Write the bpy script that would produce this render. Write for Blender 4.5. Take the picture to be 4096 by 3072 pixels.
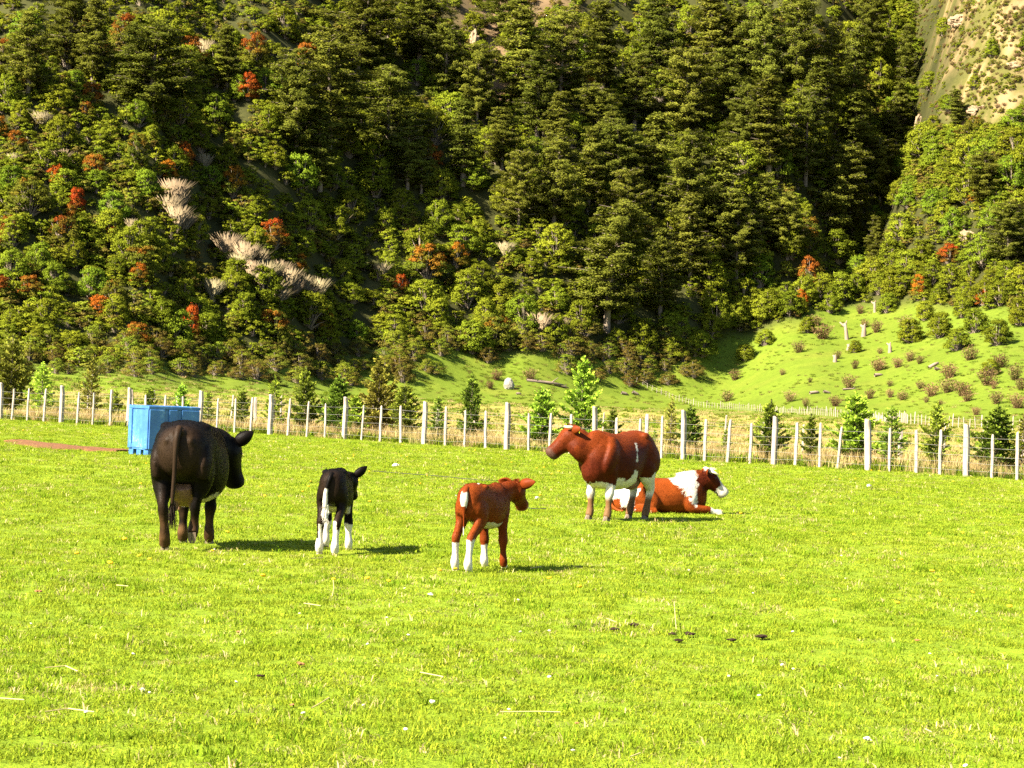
import bpy, bmesh, math, random
import numpy as np
from mathutils import Vector, Matrix, noise

for o in list(bpy.data.objects):
    bpy.data.objects.remove(o)
SC = bpy.context.scene
COL = SC.collection

# ------------------------------------------------------------------ camera
FPX, W, H = 8200.0, 4096.0, 3072.0          # focal length and frame in photo pixels
CAM_Z = 1.66
PITCH = math.atan(42 / FPX)                 # slightly upwards
ROLL = math.radians(2.3)                    # camera held a little off level
_R0 = Vector((1, 0, 0)); _F = Vector((0, math.cos(PITCH), math.sin(PITCH))); _U0 = Vector((0, -math.sin(PITCH), math.cos(PITCH)))
_R = _R0 * math.cos(ROLL) + _U0 * math.sin(ROLL)
_U = _U0 * math.cos(ROLL) - _R0 * math.sin(ROLL)
cam_d = bpy.data.cameras.new('camera'); cam = bpy.data.objects.new('camera', cam_d); COL.objects.link(cam)
cam_d.sensor_width = 36; cam_d.lens = 36 * FPX / W; cam_d.clip_end = 4000; cam_d.clip_start = 0.1
M = Matrix((( _R.x, _U.x, -_F.x, 0), (_R.y, _U.y, -_F.y, 0), (_R.z, _U.z, -_F.z, CAM_Z), (0, 0, 0, 1)))
cam.matrix_world = M
SC.camera = cam

# ------------------------------------------------------------------ sky, sun, exposure
SUN_EL, SUN_AZ = math.radians(41), math.radians(33)      # from the left, a little behind the camera
sun_from = Vector((-math.cos(SUN_EL) * math.cos(SUN_AZ), -math.cos(SUN_EL) * math.sin(SUN_AZ), math.sin(SUN_EL)))
wd = bpy.data.worlds.new('World'); SC.world = wd; wd.use_nodes = True
wn = wd.node_tree.nodes; sky = wn.new('ShaderNodeTexSky'); sky.sky_type = 'NISHITA'; sky.sun_disc = False
sky.sun_elevation = SUN_EL; sky.sun_rotation = math.atan2(sun_from.x, sun_from.y)
wn['Background'].inputs['Strength'].default_value = 0.05
wd.node_tree.links.new(sky.outputs[0], wn['Background'].inputs[0])
sl = bpy.data.lights.new('sun', 'SUN'); sl.energy = 5.0; sl.angle = math.radians(0.5); sl.color = (1, 0.90, 0.72)
so = bpy.data.objects.new('sun', sl); COL.objects.link(so); so.location = (-40, -20, 60)
so.rotation_euler = sun_from.to_track_quat('Z', 'Y').to_euler()
SC.view_settings.view_transform = 'Standard'; SC.view_settings.look = 'None'
SC.view_settings.exposure = 2.45; SC.view_settings.gamma = 1.0; SC.view_settings.use_curve_mapping = False
SC.cycles.max_bounces = 6; SC.cycles.diffuse_bounces = 1; SC.cycles.transmission_bounces = 3
SC.cycles.use_denoising = False

# ------------------------------------------------------------------ helpers
rnd = random.Random(7)
def smooth(a, b, x):
    t = min(1.0, max(0.0, (x - a) / (b - a))); return t * t * (3 - 2 * t)
def lerp(a, b, t): return a + (b - a) * t
def interp(x, xs, ys):
    if x <= xs[0]: return ys[0]
    for i in range(1, len(xs)):
        if x <= xs[i]:
            t = (x - xs[i-1]) / (xs[i] - xs[i-1]); t = t * t * (3 - 2 * t)
            return ys[i-1] + (ys[i] - ys[i-1]) * t
    return ys[-1]
def nz(x, y, z, s): return noise.noise(Vector((x / s, y / s, z / s)))

def softplus(s, k):
    if s > 6 * k: return s
    if s < -6 * k: return 0.0
    return k * math.log1p(math.exp(s / k))

def fence_side(x, y):            # metres behind the near fence line (positive = beyond the fence)
    return ((x + 16.4) * 21.2 + (y - 74.4) * 28.2) / 35.28

def terrain(x, y):
    z = 0.05 * nz(x, y, 3.1, 7.0) + 0.02 * nz(x, y, 8.1, 1.7)
    if y < 120: return z
    px = 2048 + x / y * FPX
    z += 0.5 * smooth(150, 300, y) * nz(x, y, 1.0, 45)
    yb = interp(px, [-800, 0, 450, 900, 1500, 2050, 2700, 3300, 4096, 5000], [250, 250, 262, 330, 395, 425, 450, 400, 350, 330])
    ys = interp(px, [-800, 0, 450, 900, 1500, 2050, 2700, 3050, 3400, 3750, 4096, 5000], [330, 330, 345, 375, 420, 440, 470, 500, 515, 500, 475, 450])
    m1 = interp(px, [0, 1500, 2600, 3200, 5000], [0.05, 0.06, 0.07, 0.20, 0.22])
    m2 = interp(px, [0, 1500, 2800, 3400, 3750, 5000], [0.62, 0.72, 0.80, 0.80, 1.0, 1.0])
    z += m1 * softplus(y - yb, 12)
    s = y - ys
    if s > -60:
        # ravine in front of the rocky spur, low ribs and hollows elsewhere
        up = smooth(0, 60, s)
        c = interp(s, [0, 40, 90, 140], [3290, 3420, 3570, 3640])
        s -= 38 * up * math.exp(-((px - c) / 150.0) ** 2)
        s += 22 * up * math.exp(-((px - c + 420) / 230.0) ** 2)
        s += 20 * up * math.exp(-((px - c - 380) / 190.0) ** 2)
        s += 9 * up * nz(x, y * 0.6, 5.0, 55) + 5 * smooth(0, 30, s) * nz(x, y, 9.0, 21)
        z += (m2 - m1) * softplus(s, 9)
        z += 1.2 * smooth(0, 30, s) * nz(x, y, 2.0, 8) + 1.5 * smooth(3500, 3750, px) * smooth(25, 60, s) * (nz(x, y, z, 5.0) + .5 * nz(x, y, z, 2.6))
    return z

def ray_dir(px, py):
    return (_F * FPX + _R * (px - W / 2) - _U * (py - H / 2)).normalized()
def to_px(p):
    v = Vector(p) - Vector((0, 0, CAM_Z)); d = v.dot(_F)
    return W / 2 + FPX * v.dot(_R) / d, H / 2 - FPX * v.dot(_U) / d
def at(px, py, ymax=1100):
    """the point of the ground seen at a pixel of the photograph"""
    d = ray_dir(px, py); d = d / d.y
    y0 = y = 230.0 if CAM_Z + d.z * 230 > 1.2 else 6.0      # the plain is flat up to there
    while y < ymax:
        if CAM_Z + d.z * y <= terrain(d.x * y, y):
            a, b = y0, y
            for _ in range(14):
                m = (a + b) / 2
                if CAM_Z + d.z * m <= terrain(d.x * m, m): b = m
                else: a = m
            return Vector((d.x * b, b, terrain(d.x * b, b)))
        y0 = y; y += 0.5 if y < 100 else 2.5
    return None
def flat(px, y):
    """point of the ground at depth y on the column px (measured at ground height)"""
    d = ray_dir(px, 1700); x = d.x / d.y * y
    for _ in range(3):
        q = to_px((x, y, terrain(x, y))); x += (px - q[0]) * y / FPX
    return Vector((x, y, terrain(x, y)))

def tag(o, label=None, cat=None, group=None, kind=None):
    if label: o['label'] = label
    if cat: o['category'] = cat
    if group: o['group'] = group
    if kind: o['kind'] = kind
    return o
def link(name, me, parent=None, mat=None):
    o = bpy.data.objects.new(name, me); COL.objects.link(o)
    if parent: o.parent = parent
    if mat and me is not None and not me.materials: me.materials.append(mat)
    return o
def empty(name, loc, rz=0.0):
    o = bpy.data.objects.new(name, None); COL.objects.link(o); o.location = loc; o.rotation_euler.z = rz
    o.empty_display_size = 0.2
    return o
def mesh(name, V, F, mat=None, smooth_=False, nrm=None, **attrs):
    me = bpy.data.meshes.new(name)
    V = V.tolist() if hasattr(V, 'tolist') else V
    F = F.tolist() if hasattr(F, 'tolist') else F
    me.from_pydata(V, [], F)
    for k, a in attrs.items():
        a = np.asarray(a, dtype=np.float32)
        if a.ndim == 1:
            at_ = me.attributes.new(k, 'FLOAT', 'POINT'); at_.data.foreach_set('value', a)
        else:
            if a.shape[1] == 3: a = np.hstack([a, np.ones((len(a), 1), np.float32)])
            at_ = me.attributes.new(k, 'FLOAT_COLOR', 'POINT'); at_.data.foreach_set('color', a.astype(np.float32).ravel())
    if nrm is not None:
        me.polygons.foreach_set('use_smooth', [True] * len(me.polygons)); me.normals_split_custom_set_from_vertices(nrm.tolist() if hasattr(nrm, 'tolist') else nrm)
    if smooth_: me.polygons.foreach_set('use_smooth', [True] * len(me.polygons))
    if mat: me.materials.append(mat)
    me.update()
    return me

# ------------------------------------------------------------------ materials
def mat_new(name):
    m = bpy.data.materials.new(name); m.use_nodes = True
    nt = m.node_tree; b = nt.nodes['Principled BSDF']
    return m, nt, b
def nd(nt, t, **kw):
    n = nt.nodes.new(t)
    for k, v in kw.items():
        if k.startswith('in_'): n.inputs[int(k[3:]) if k[3:].isdigit() else k[3:]].default_value = v
        else: setattr(n, k, v)
    return n
def mix_rgb(nt, fac, a, b, mode='MIX'):
    n = nt.nodes.new('ShaderNodeMix'); n.data_type = 'RGBA'; n.blend_type = mode
    for s, v in ((0, fac), (6, a), (7, b)):
        if hasattr(v, 'is_output') or isinstance(v, bpy.types.NodeSocket): nt.links.new(v, n.inputs[s])
        elif isinstance(v, (int, float)): n.inputs[s].default_value = v
        else: n.inputs[s].default_value = (*v, 1) if len(v) == 3 else v
    return n.outputs[2]
def math_n(nt, op, a, b=None, clamp=False):
    n = nt.nodes.new('ShaderNodeMath'); n.operation = op; n.use_clamp = clamp
    for s, v in ((0, a), (1, b)):
        if v is None: continue
        if isinstance(v, (int, float)): n.inputs[s].default_value = v
        else: nt.links.new(v, n.inputs[s])
    return n.outputs[0]
def rng_map(nt, v, a, b, c=0.0, d=1.0):
    n = nt.nodes.new('ShaderNodeMapRange'); nt.links.new(v, n.inputs[0])
    for i, q in enumerate((a, b, c, d)): n.inputs[1 + i].default_value = q
    return n.outputs[0]
def noise_n(nt, scale, detail=4, coord=None, rough=0.6):
    n = nt.nodes.new('ShaderNodeTexNoise'); n.inputs['Scale'].default_value = scale; n.inputs['Detail'].default_value = detail
    n.inputs['Roughness'].default_value = rough
    if coord is not None: nt.links.new(coord, n.inputs['Vector'])
    return n.outputs[0]
def bump(nt, b, h, strength, dist):
    n = nt.nodes.new('ShaderNodeBump'); n.inputs['Strength'].default_value = strength; n.inputs['Distance'].default_value = dist
    nt.links.new(h, n.inputs['Height']); nt.links.new(n.outputs[0], b.inputs['Normal'])
def leaf_mat(name, c_dark, c_light, c_tip=None, trans=0.25, spread=0.25, tip=(0.55, 0.9), hue=0.02):
    """foliage: per-leaf tint attribute, per-plant random shift; part of the light passes through"""
    m, nt, b = mat_new(name)
    a = nd(nt, 'ShaderNodeAttribute', attribute_name='tint')
    oi = nd(nt, 'ShaderNodeObjectInfo')
    col = mix_rgb(nt, a.outputs['Fac'], c_dark, c_light)
    if c_tip:
        a2 = nd(nt, 'ShaderNodeAttribute', attribute_name='lobe')
        f = math_n(nt, 'ADD', a2.outputs['Fac'], math_n(nt, 'MULTIPLY', math_n(nt, 'SUBTRACT', oi.outputs['Random'], 0.5), 0.5))
        col = mix_rgb(nt, rng_map(nt, f, tip[0], tip[1]), col, c_tip)
    hsv = nd(nt, 'ShaderNodeHueSaturation'); nt.links.new(col, hsv.inputs['Color'])
    nt.links.new(rng_map(nt, oi.outputs['Random'], 0, 1, 1 - spread, 1 + spread), hsv.inputs['Value'])
    r2 = math_n(nt, 'FRACT', math_n(nt, 'MULTIPLY', oi.outputs['Random'], 17.3))
    nt.links.new(rng_map(nt, r2, 0, 1, 0.5 - hue, 0.5 + hue), hsv.inputs['Hue'])
    col = hsv.outputs[0]
    nt.nodes.remove(b)
    df = nd(nt, 'ShaderNodeBsdfDiffuse'); tr = nd(nt, 'ShaderNodeBsdfTranslucent'); mx = nd(nt, 'ShaderNodeMixShader')
    mx.inputs[0].default_value = trans
    nt.links.new(col, df.inputs[0]); nt.links.new(col, tr.inputs[0])
    nt.links.new(df.outputs[0], mx.inputs[1]); nt.links.new(tr.outputs[0], mx.inputs[2])
    nt.links.new(mx.outputs[0], nt.nodes['Material Output'].inputs[0])
    return m
def wood_mat(name, c1, c2, scale=6.0):
    m, nt, b = mat_new(name)
    tc = nd(nt, 'ShaderNodeTexCoord'); mp = nd(nt, 'ShaderNodeMapping'); mp.inputs['Scale'].default_value = (1, 1, 0.12)
    oi = nd(nt, 'ShaderNodeObjectInfo')
    nt.links.new(tc.outputs['Object'], mp.inputs[0]); nt.links.new(oi.outputs['Location'], mp.inputs['Location'])
    n1 = noise_n(nt, scale * 6, 5, mp.outputs[0]); n2 = noise_n(nt, 2.0, 3, tc.outputs['Object'])
    col = mix_rgb(nt, rng_map(nt, n1, 0.35, 0.7), c1, c2)
    col = mix_rgb(nt, rng_map(nt, oi.outputs['Random'], 0, 1, 0, 0.35), col, [x * 0.55 for x in c1])
    nt.links.new(col, b.inputs['Base Color']); b.inputs['Roughness'].default_value = 0.85
    bump(nt, b, n1, 0.6, 0.01)
    return m
def plain_mat(name, c, rough=0.7, var=0.2, scale=8.0, bmp=0.0):
    m, nt, b = mat_new(name)
    tc = nd(nt, 'ShaderNodeTexCoord'); n = noise_n(nt, scale, 5, tc.outputs['Object'])
    col = mix_rgb(nt, rng_map(nt, n, 0.3, 0.7), [x * (1 - var) for x in c], [min(1, x * (1 + var)) for x in c])
    nt.links.new(col, b.inputs['Base Color']); b.inputs['Roughness'].default_value = rough
    b.inputs['Specular IOR Level'].default_value = 0.25
    if bmp: bump(nt, b, n, bmp, 0.05)
    return m
MAT = {}
MAT['coihue'] = leaf_mat('evergreen_leaf', (0.062, 0.074, 0.010), (0.158, 0.168, 0.022), spread=0.22, hue=0.012)
MAT['bush'] = leaf_mat('bush_leaf', (0.070, 0.088, 0.007), (0.176, 0.198, 0.014), spread=0.28, hue=0.014)
MAT['bright'] = leaf_mat('bright_leaf', (0.066, 0.104, 0.008), (0.158, 0.210, 0.016), spread=0.2, hue=0.01)
MAT['rust'] = leaf_mat('rusty_leaf', (0.055, 0.07, 0.010), (0.15, 0.15, 0.016), (0.18, 0.062, 0.010), spread=0.2, tip=(0.5, 0.8))
MAT['orange'] = leaf_mat('orange_leaf', (0.08, 0.07, 0.01), (0.18, 0.11, 0.014), (0.27, 0.066, 0.010), spread=0.15, tip=(0.2, 0.65))
MAT['heath'] = leaf_mat('heath_leaf', (0.075, 0.062, 0.012), (0.175, 0.135, 0.030), (0.12, 0.14, 0.013), spread=0.25, tip=(0.45, 0.7))
MAT['brownshrub'] = leaf_mat('brown_twig', (0.085, 0.055, 0.022), (0.20, 0.135, 0.062), spread=0.25, trans=0.15)
MAT['reed'] = leaf_mat('dry_reed', (0.14, 0.11, 0.062), (0.26, 0.205, 0.125), spread=0.15, trans=0.2)
MAT['fir'] = leaf_mat('fir_needle', (0.035, 0.060, 0.010), (0.14, 0.19, 0.02), (0.22, 0.28, 0.03), spread=0.15, tip=(0.6, 0.95))
MAT['firbright'] = leaf_mat('fir_needle_bright', (0.06, 0.11, 0.012), (0.20, 0.30, 0.025), (0.30, 0.42, 0.04), spread=0.1, tip=(0.5, 0.9))
MAT['firyellow'] = leaf_mat('fir_needle_yellow', (0.085, 0.085, 0.012), (0.21, 0.20, 0.03), (0.28, 0.29, 0.04), spread=0.1, tip=(0.5, 0.9))
MAT['bark'] = wood_mat('bark', (0.10, 0.075, 0.05), (0.22, 0.17, 0.12))
MAT['post'] = wood_mat('weathered_post', (0.22, 0.175, 0.135), (0.46, 0.39, 0.32))
MAT['deadwood'] = wood_mat('dead_wood', (0.15, 0.10, 0.07), (0.30, 0.23, 0.175))
MAT['wire'] = plain_mat('galvanised_wire', (0.16, 0.15, 0.13), 0.5)
# ------------------------------------------------------------------ ground
def forest_low(px):              # lower edge of the woodland in photo pixels
    return interp(px, [0, 300, 600, 900, 1200, 1600, 2000, 2300, 2600, 2800, 2950, 3150, 3400, 3700, 4100], [1440, 1450, 1440, 1440, 1430, 1390, 1390, 1390, 1430, 1405, 1335, 1255, 1200, 1200, 1220])
def ground_colour(x, y, z):
    g = np.array((0.132, 0.190, 0.010))
    f = fence_side(x, y)
    n = nz(x, y, 0, 3.0) * 0.5 + nz(x, y, 4, 11.0) * 0.5
    c = g * (1 + 0.18 * n)
    c = c + np.array((0.0315, 0.014, 0.0028)) * max(0, nz(x, y, 7, 5.0))
    if f > -3:
        d = np.array((0.231, 0.1925, 0.0525))
        band = smooth(1.0, 4.0, f) * 0.85
        px = 2048 + x / max(y, 1) * FPX
        yg = interp(px, [0, 450, 1500, 2500, 2900, 4096], [225, 235, 290, 330, 400, 335])
        band *= 1 - smooth(yg - 18, yg + 8, y + 14 * n)
        band *= 0.8 + 0.35 * nz(x, y * 0.35, 2, 14.0) + 0.25 * nz(x, y * .4, 2, 40.0)
        c = c * (1 - band) + d * band
    if y > 220:
        px = 2048 + x / y * FPX
        far = smooth(220, 330, y)
        m = np.array((0.078, 0.112, 0.010)) * (1 + 0.25 * n) + np.array((0.035, 0.014, 0.007)) * max(0, nz(x, y, 9, 8))
        c = c * (1 - far) + (c * 0.2 + m * 0.8) * far
        # forest floor
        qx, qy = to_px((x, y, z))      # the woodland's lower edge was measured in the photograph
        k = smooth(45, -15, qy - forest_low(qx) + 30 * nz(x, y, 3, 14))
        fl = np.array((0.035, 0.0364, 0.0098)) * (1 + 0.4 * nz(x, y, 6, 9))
        rock = smooth(3700, 3950, px - 2.0 * nz(x, y, 1, 12) * 80 - interp(z, [30, 70, 110], [-250, 0, -70])) * smooth(60, 78, z + 10 * nz(x, y, 5, 16))
        rk = np.array((0.20, 0.140, 0.066)) * (1 + 0.5 * nz(x, z, 6, 3))
        rk = rk if nz(x * 1.0, z * 1.4, y * .2, 5) > 0.02 else np.array((0.084, 0.0805, 0.021))
        mid = math.exp(-((px - 1930) / 170) ** 2) * smooth(62, 82, z)
        mid = max(mid, math.exp(-((px - 2140) / 110) ** 2) * smooth(84, 92, z))
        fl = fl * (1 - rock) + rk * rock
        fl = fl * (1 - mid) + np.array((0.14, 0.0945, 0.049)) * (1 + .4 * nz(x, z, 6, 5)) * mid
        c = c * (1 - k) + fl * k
    return c

def build_ground():
    ys = [-45.0]
    while ys[-1] < 1050:
        y = ys[-1]
        ys.append(y + (3.0 if y < 5 else 0.8 if y < 75 else 1.6 if y < 130 else 3.0 if y < 240 else 2.0 if y < 640 else 9.0))
    NU = 300
    us = [(-1 + 2 * i / NU) for i in range(NU + 1)]
    us = [0.62 * (0.42 * u + 0.58 * u ** 3) for u in us]
    V, C = [], []
    for y in ys:
        for u in us:
            x = u * (y + 70)
            z = terrain(x, y) if y > 1 else 0.05 * nz(x, y, 3.1, 7.0)
            V.append((x, y, z)); C.append(ground_colour(x, y, z))
    n = NU + 1
    F = [(r * n + i, r * n + i + 1, (r + 1) * n + i + 1, (r + 1) * n + i) for r in range(len(ys) - 1) for i in range(NU)]
    m, nt, b = mat_new('pasture_and_hillside')
    a = nd(nt, 'ShaderNodeAttribute', attribute_name='gcol')
    geo = nd(nt, 'ShaderNodeNewGeometry')
    n1 = noise_n(nt, 0.9, 6, geo.outputs['Position'], 0.7); n2 = noise_n(nt, 9.0, 6, geo.outputs['Position'], 0.75)
    n3 = noise_n(nt, 45.0, 3, geo.outputs['Position'], 0.7)
    col = mix_rgb(nt, 1.0, a.outputs['Color'], mix_rgb(nt, rng_map(nt, n1, 0.3, 0.7), (0.78, 0.82, 0.8), (1.2, 1.15, 1.2)), 'MULTIPLY')
    col = mix_rgb(nt, 1.0, col, mix_rgb(nt, rng_map(nt, n2, 0.3, 0.7), (0.72, 0.76, 0.7), (1.25, 1.2, 1.3)), 'MULTIPLY')
    col = mix_rgb(nt, 1.0, col, mix_rgb(nt, rng_map(nt, n3, 0.3, 0.7), (0.7, 0.72, 0.7), (1.25, 1.22, 1.2)), 'MULTIPLY')
    nt.links.new(col, b.inputs['Base Color']); b.inputs['Roughness'].default_value = 0.95
    b.inputs['Specular IOR Level'].default_value = 0.1
    h = math_n(nt, 'ADD', math_n(nt, 'MULTIPLY', n2, 1.0), math_n(nt, 'MULTIPLY', n1, 1.5))
    bump(nt, b, h, 0.5, 0.12)
    g = link('ground', mesh('ground', V, F, m, True, gcol=np.array(C)))
    tag(g, kind='structure')
build_ground()

# ------------------------------------------------------------------ scattering by geometry nodes (only for what nobody could count)
def scatter(name, protos, P, rot, scl, idx, kind='stuff'):
    c = bpy.data.collections.new(name + '_source')
    for i, me in enumerate(protos):
        o = bpy.data.objects.new('%s_%02d' % (name, i), me); c.objects.link(o)
    me = bpy.data.meshes.new(name); me.from_pydata([tuple(p) for p in P], [], [])
    a = me.attributes.new('rot', 'FLOAT_VECTOR', 'POINT'); a.data.foreach_set('vector', np.asarray(rot, np.float32).ravel())
    a = me.attributes.new('scl', 'FLOAT_VECTOR', 'POINT'); a.data.foreach_set('vector', np.asarray(scl, np.float32).ravel())
    a = me.attributes.new('idx', 'INT', 'POINT'); a.data.foreach_set('value', np.asarray(idx, np.int32))
    o = link(name, me); o['kind'] = kind
    ng = bpy.data.node_groups.new(name, 'GeometryNodeTree')
    ng.interface.new_socket('Geometry', in_out='INPUT', socket_type='NodeSocketGeometry')
    ng.interface.new_socket('Geometry', in_out='OUTPUT', socket_type='NodeSocketGeometry')
    N = ng.nodes; L = ng.links
    gi = N.new('NodeGroupInput'); go = N.new('NodeGroupOutput')
    ci = N.new('GeometryNodeCollectionInfo'); ci.inputs[0].default_value = c; ci.inputs[1].default_value = True; ci.inputs[2].default_value = True
    ip = N.new('GeometryNodeInstanceOnPoints'); ip.inputs['Pick Instance'].default_value = True
    def attr(nm, ty):
        n = N.new('GeometryNodeInputNamedAttribute'); n.data_type = ty; n.inputs[0].default_value = nm; return n.outputs[0]
    L.new(gi.outputs[0], ip.inputs['Points']); L.new(ci.outputs[0], ip.inputs['Instance'])
    L.new(attr('idx', 'INT'), ip.inputs['Instance Index']); L.new(attr('scl', 'FLOAT_VECTOR'), ip.inputs['Scale'])
    e = N.new('FunctionNodeEulerToRotation'); L.new(attr('rot', 'FLOAT_VECTOR'), e.inputs[0]); L.new(e.outputs[0], ip.inputs['Rotation'])
    L.new(ip.outputs[0], go.inputs[0])
    md = o.modifiers.new('scatter', 'NODES'); md.node_group = ng
    return o

# ------------------------------------------------------------------ pasture grass
def blades(rng, n, rad, h0, h1, w, lean, mat, name, flat_=False):
    """a tuft of n curved blades standing on a small round patch"""
    V, F, T = [], [], []
    for k in range(n):
        r = rad * math.sqrt(rng.random()); a = rng.random() * 6.283
        p = np.array((r * math.cos(a), r * math.sin(a), -0.005))
        h = h0 + (h1 - h0) * rng.random() ** 1.3
        d = rng.random() * 6.283; ln = lean * (0.3 + rng.random())
        dv = np.array((math.cos(d), math.sin(d), 0)); sd = np.array((-math.sin(d), math.cos(d), 0))
        sd = sd * math.cos(rng.random() * 2) + dv * 0.3
        ww = w * (0.6 + 0.8 * rng.random())
        m_ = p + dv * ln * h * 0.35 + np.array((0, 0, h * 0.62)); t_ = p + dv * ln * h + np.array((0, 0, h * (1 - 0.25 * ln)))
        i = len(V)
        V += [p - sd * ww / 2, p + sd * ww / 2, m_ + sd * ww / 2.4, m_ - sd * ww / 2.4, t_]
        F += [(i, i + 1, i + 2, i + 3), (i + 3, i + 2, i + 4)]
        t = rng.random(); T += [t] * 5
    return mesh(name, V, F, mat, False, tint=np.array(T), lobe=np.array(T))

def build_grass():
    gm = leaf_mat('pasture_blade', (0.136, 0.188, 0.010), (0.266, 0.318, 0.026), trans=0.35, spread=0.2, hue=0.014)
    dg = leaf_mat('pasture_blade_dark', (0.085, 0.145, 0.007), (0.17, 0.245, 0.013), trans=0.35, spread=0.2, hue=0.012)
    sg = leaf_mat('pasture_blade_dry', (0.252, 0.203, 0.07), (0.434, 0.35, 0.168), trans=0.3, spread=0.2)
    rng = random.Random(3)
    protos = [blades(rng, 40, 0.10, 0.010, 0.036, 0.0068, 1.35, gm, 'grass_tuft') for _ in range(5)]
    protos += [blades(rng, 30, 0.08, 0.02, 0.065, 0.0075, 1.0, dg, 'grass_tuft_dark') for _ in range(3)]
    protos += [blades(rng, 20, 0.09, 0.012, 0.055, 0.006, 1.5, sg, 'grass_tuft_dry') for _ in range(2)]
    P, R_, S, I = [], [], [], []
    y = 8.6
    while y < 76:
        dens = 155 if y < 13 else 110 if y < 20 else 62 if y < 32 else 34 if y < 50 else 20
        half = y * 0.262 + 0.5; dy = 0.5
        n = int(dens * half * 2 * dy)
        for _ in range(n):
            x = rng.uniform(-half, half); yy = y + rng.random() * dy
            if fence_side(x, yy) > 2.0: continue
            s_ = 1.0 if y < 20 else 1.25 if y < 32 else 1.6 if y < 50 else 1.9
            hs = (0.8 + 0.5 * (nz(x, yy, 0, 1.3) + 0.5)) * (0.75 + 0.5 * rng.random())
            P.append((x, yy, terrain(x, yy))); R_.append((rng.gauss(0, .1), rng.gauss(0, .1), rng.random() * 6.28))
            S.append((s_, s_, max(0.45, hs) * (1 + (s_ - 1) * 0.35)))
            k1 = nz(x, yy, 20, 0.9) + nz(x, yy, 30, 0.35) * .7; k2 = nz(x, yy, 40, 1.6) + nz(x, yy, 50, 0.4) * .6; k = rng.random()
            I.append(8 + rng.randrange(2) if k < .05 + .35 * max(0, k2) else 5 + rng.randrange(3) if k > .97 - .45 * max(0, k1) else rng.randrange(5))
        y += dy
    g = scatter('pasture_grass', protos, P, R_, S, I)
    tag(g, 'short bright green pasture grass covering the field', 'grass')
build_grass()

# dry tall grass and weeds between the two fences
def on_fence(t, off=0.0):        # t: metres along the near fence from its left end, off: metres behind it
    d = Vector((28.2, -21.2, 0)).normalized(); nrm = Vector((21.2, 28.2, 0)).normalized()
    p = Vector((-16.4, 74.4, 0)) + d * t + nrm * off
    p.z = terrain(p.x, p.y); return p
def build_dry_grass():
    rng = random.Random(11)
    dm = leaf_mat('dry_blade', (0.238, 0.175, 0.063), (0.434, 0.336, 0.154), trans=0.3, spread=0.2)
    wm = leaf_mat('weed_blade', (0.056, 0.084, 0.007), (0.154, 0.21, 0.014), trans=0.3, spread=0.25)
    dry = [blades(rng, 60, 0.20, 0.18, 0.50, 0.011, 0.55, dm, 'dry_tuft') for _ in range(3)]
    low = [blades(rng, 60, 0.22, 0.08, 0.24, 0.013, 0.9, dm, 'dry_low_tuft') for _ in range(2)]
    weed = [blades(rng, 50, 0.22, 0.08, 0.26, 0.03, 0.8, wm, 'weed_tuft') for _ in range(3)]
    P, R_, S, I = [], [], [], []
    for _ in range(5200):
        t = rng.uniform(-8, 48); off = rng.uniform(0.0, 13)
        p = on_fence(t, off)
        k = nz(p.x, p.y, 0, 2.2) + (0.25 if 0.6 < off < 4.5 else -0.05)
        if off < 1.5 and rng.random() < 0.55: i = 5 + rng.randrange(3)
        elif off < 5.0 and rng.random() < 0.22: i = 5 + rng.randrange(3)
        elif k > 0.05 and off < 5.5: i = rng.randrange(3)
        else: i = 3 + rng.randrange(2)
        P.append(p); R_.append((0, 0, rng.random() * 6.28)); s_ = 0.8 + 0.6 * rng.random(); S.append((s_, s_, s_ * rng.uniform(.7, 1.2))); I.append(i)
    # thinner and lower out over the yellow field
    for _ in range(9000):
        y = 62 * (380 / 62) ** rng.random(); x = rng.uniform(-.29, .29) * y
        if fence_side(x, y) < 12: continue
        s_ = (0.5 + 0.5 * rng.random()) * (1 + y / 140); P.append((x, y, terrain(x, y))); R_.append((0, 0, rng.random() * 6.28)); S.append((s_, s_, s_ * rng.uniform(.35, .7))); I.append(3 + rng.randrange(2) if rng.random() < .55 + .5 * nz(x, y * .4, 2, 30) else 5 + rng.randrange(3))
    g = scatter('dry_verge_grass', dry + low + weed, P, R_, S, I)
    tag(g, 'tall straw coloured dry grass and weeds growing along the wire fence', 'grass')
build_dry_grass()
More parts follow.
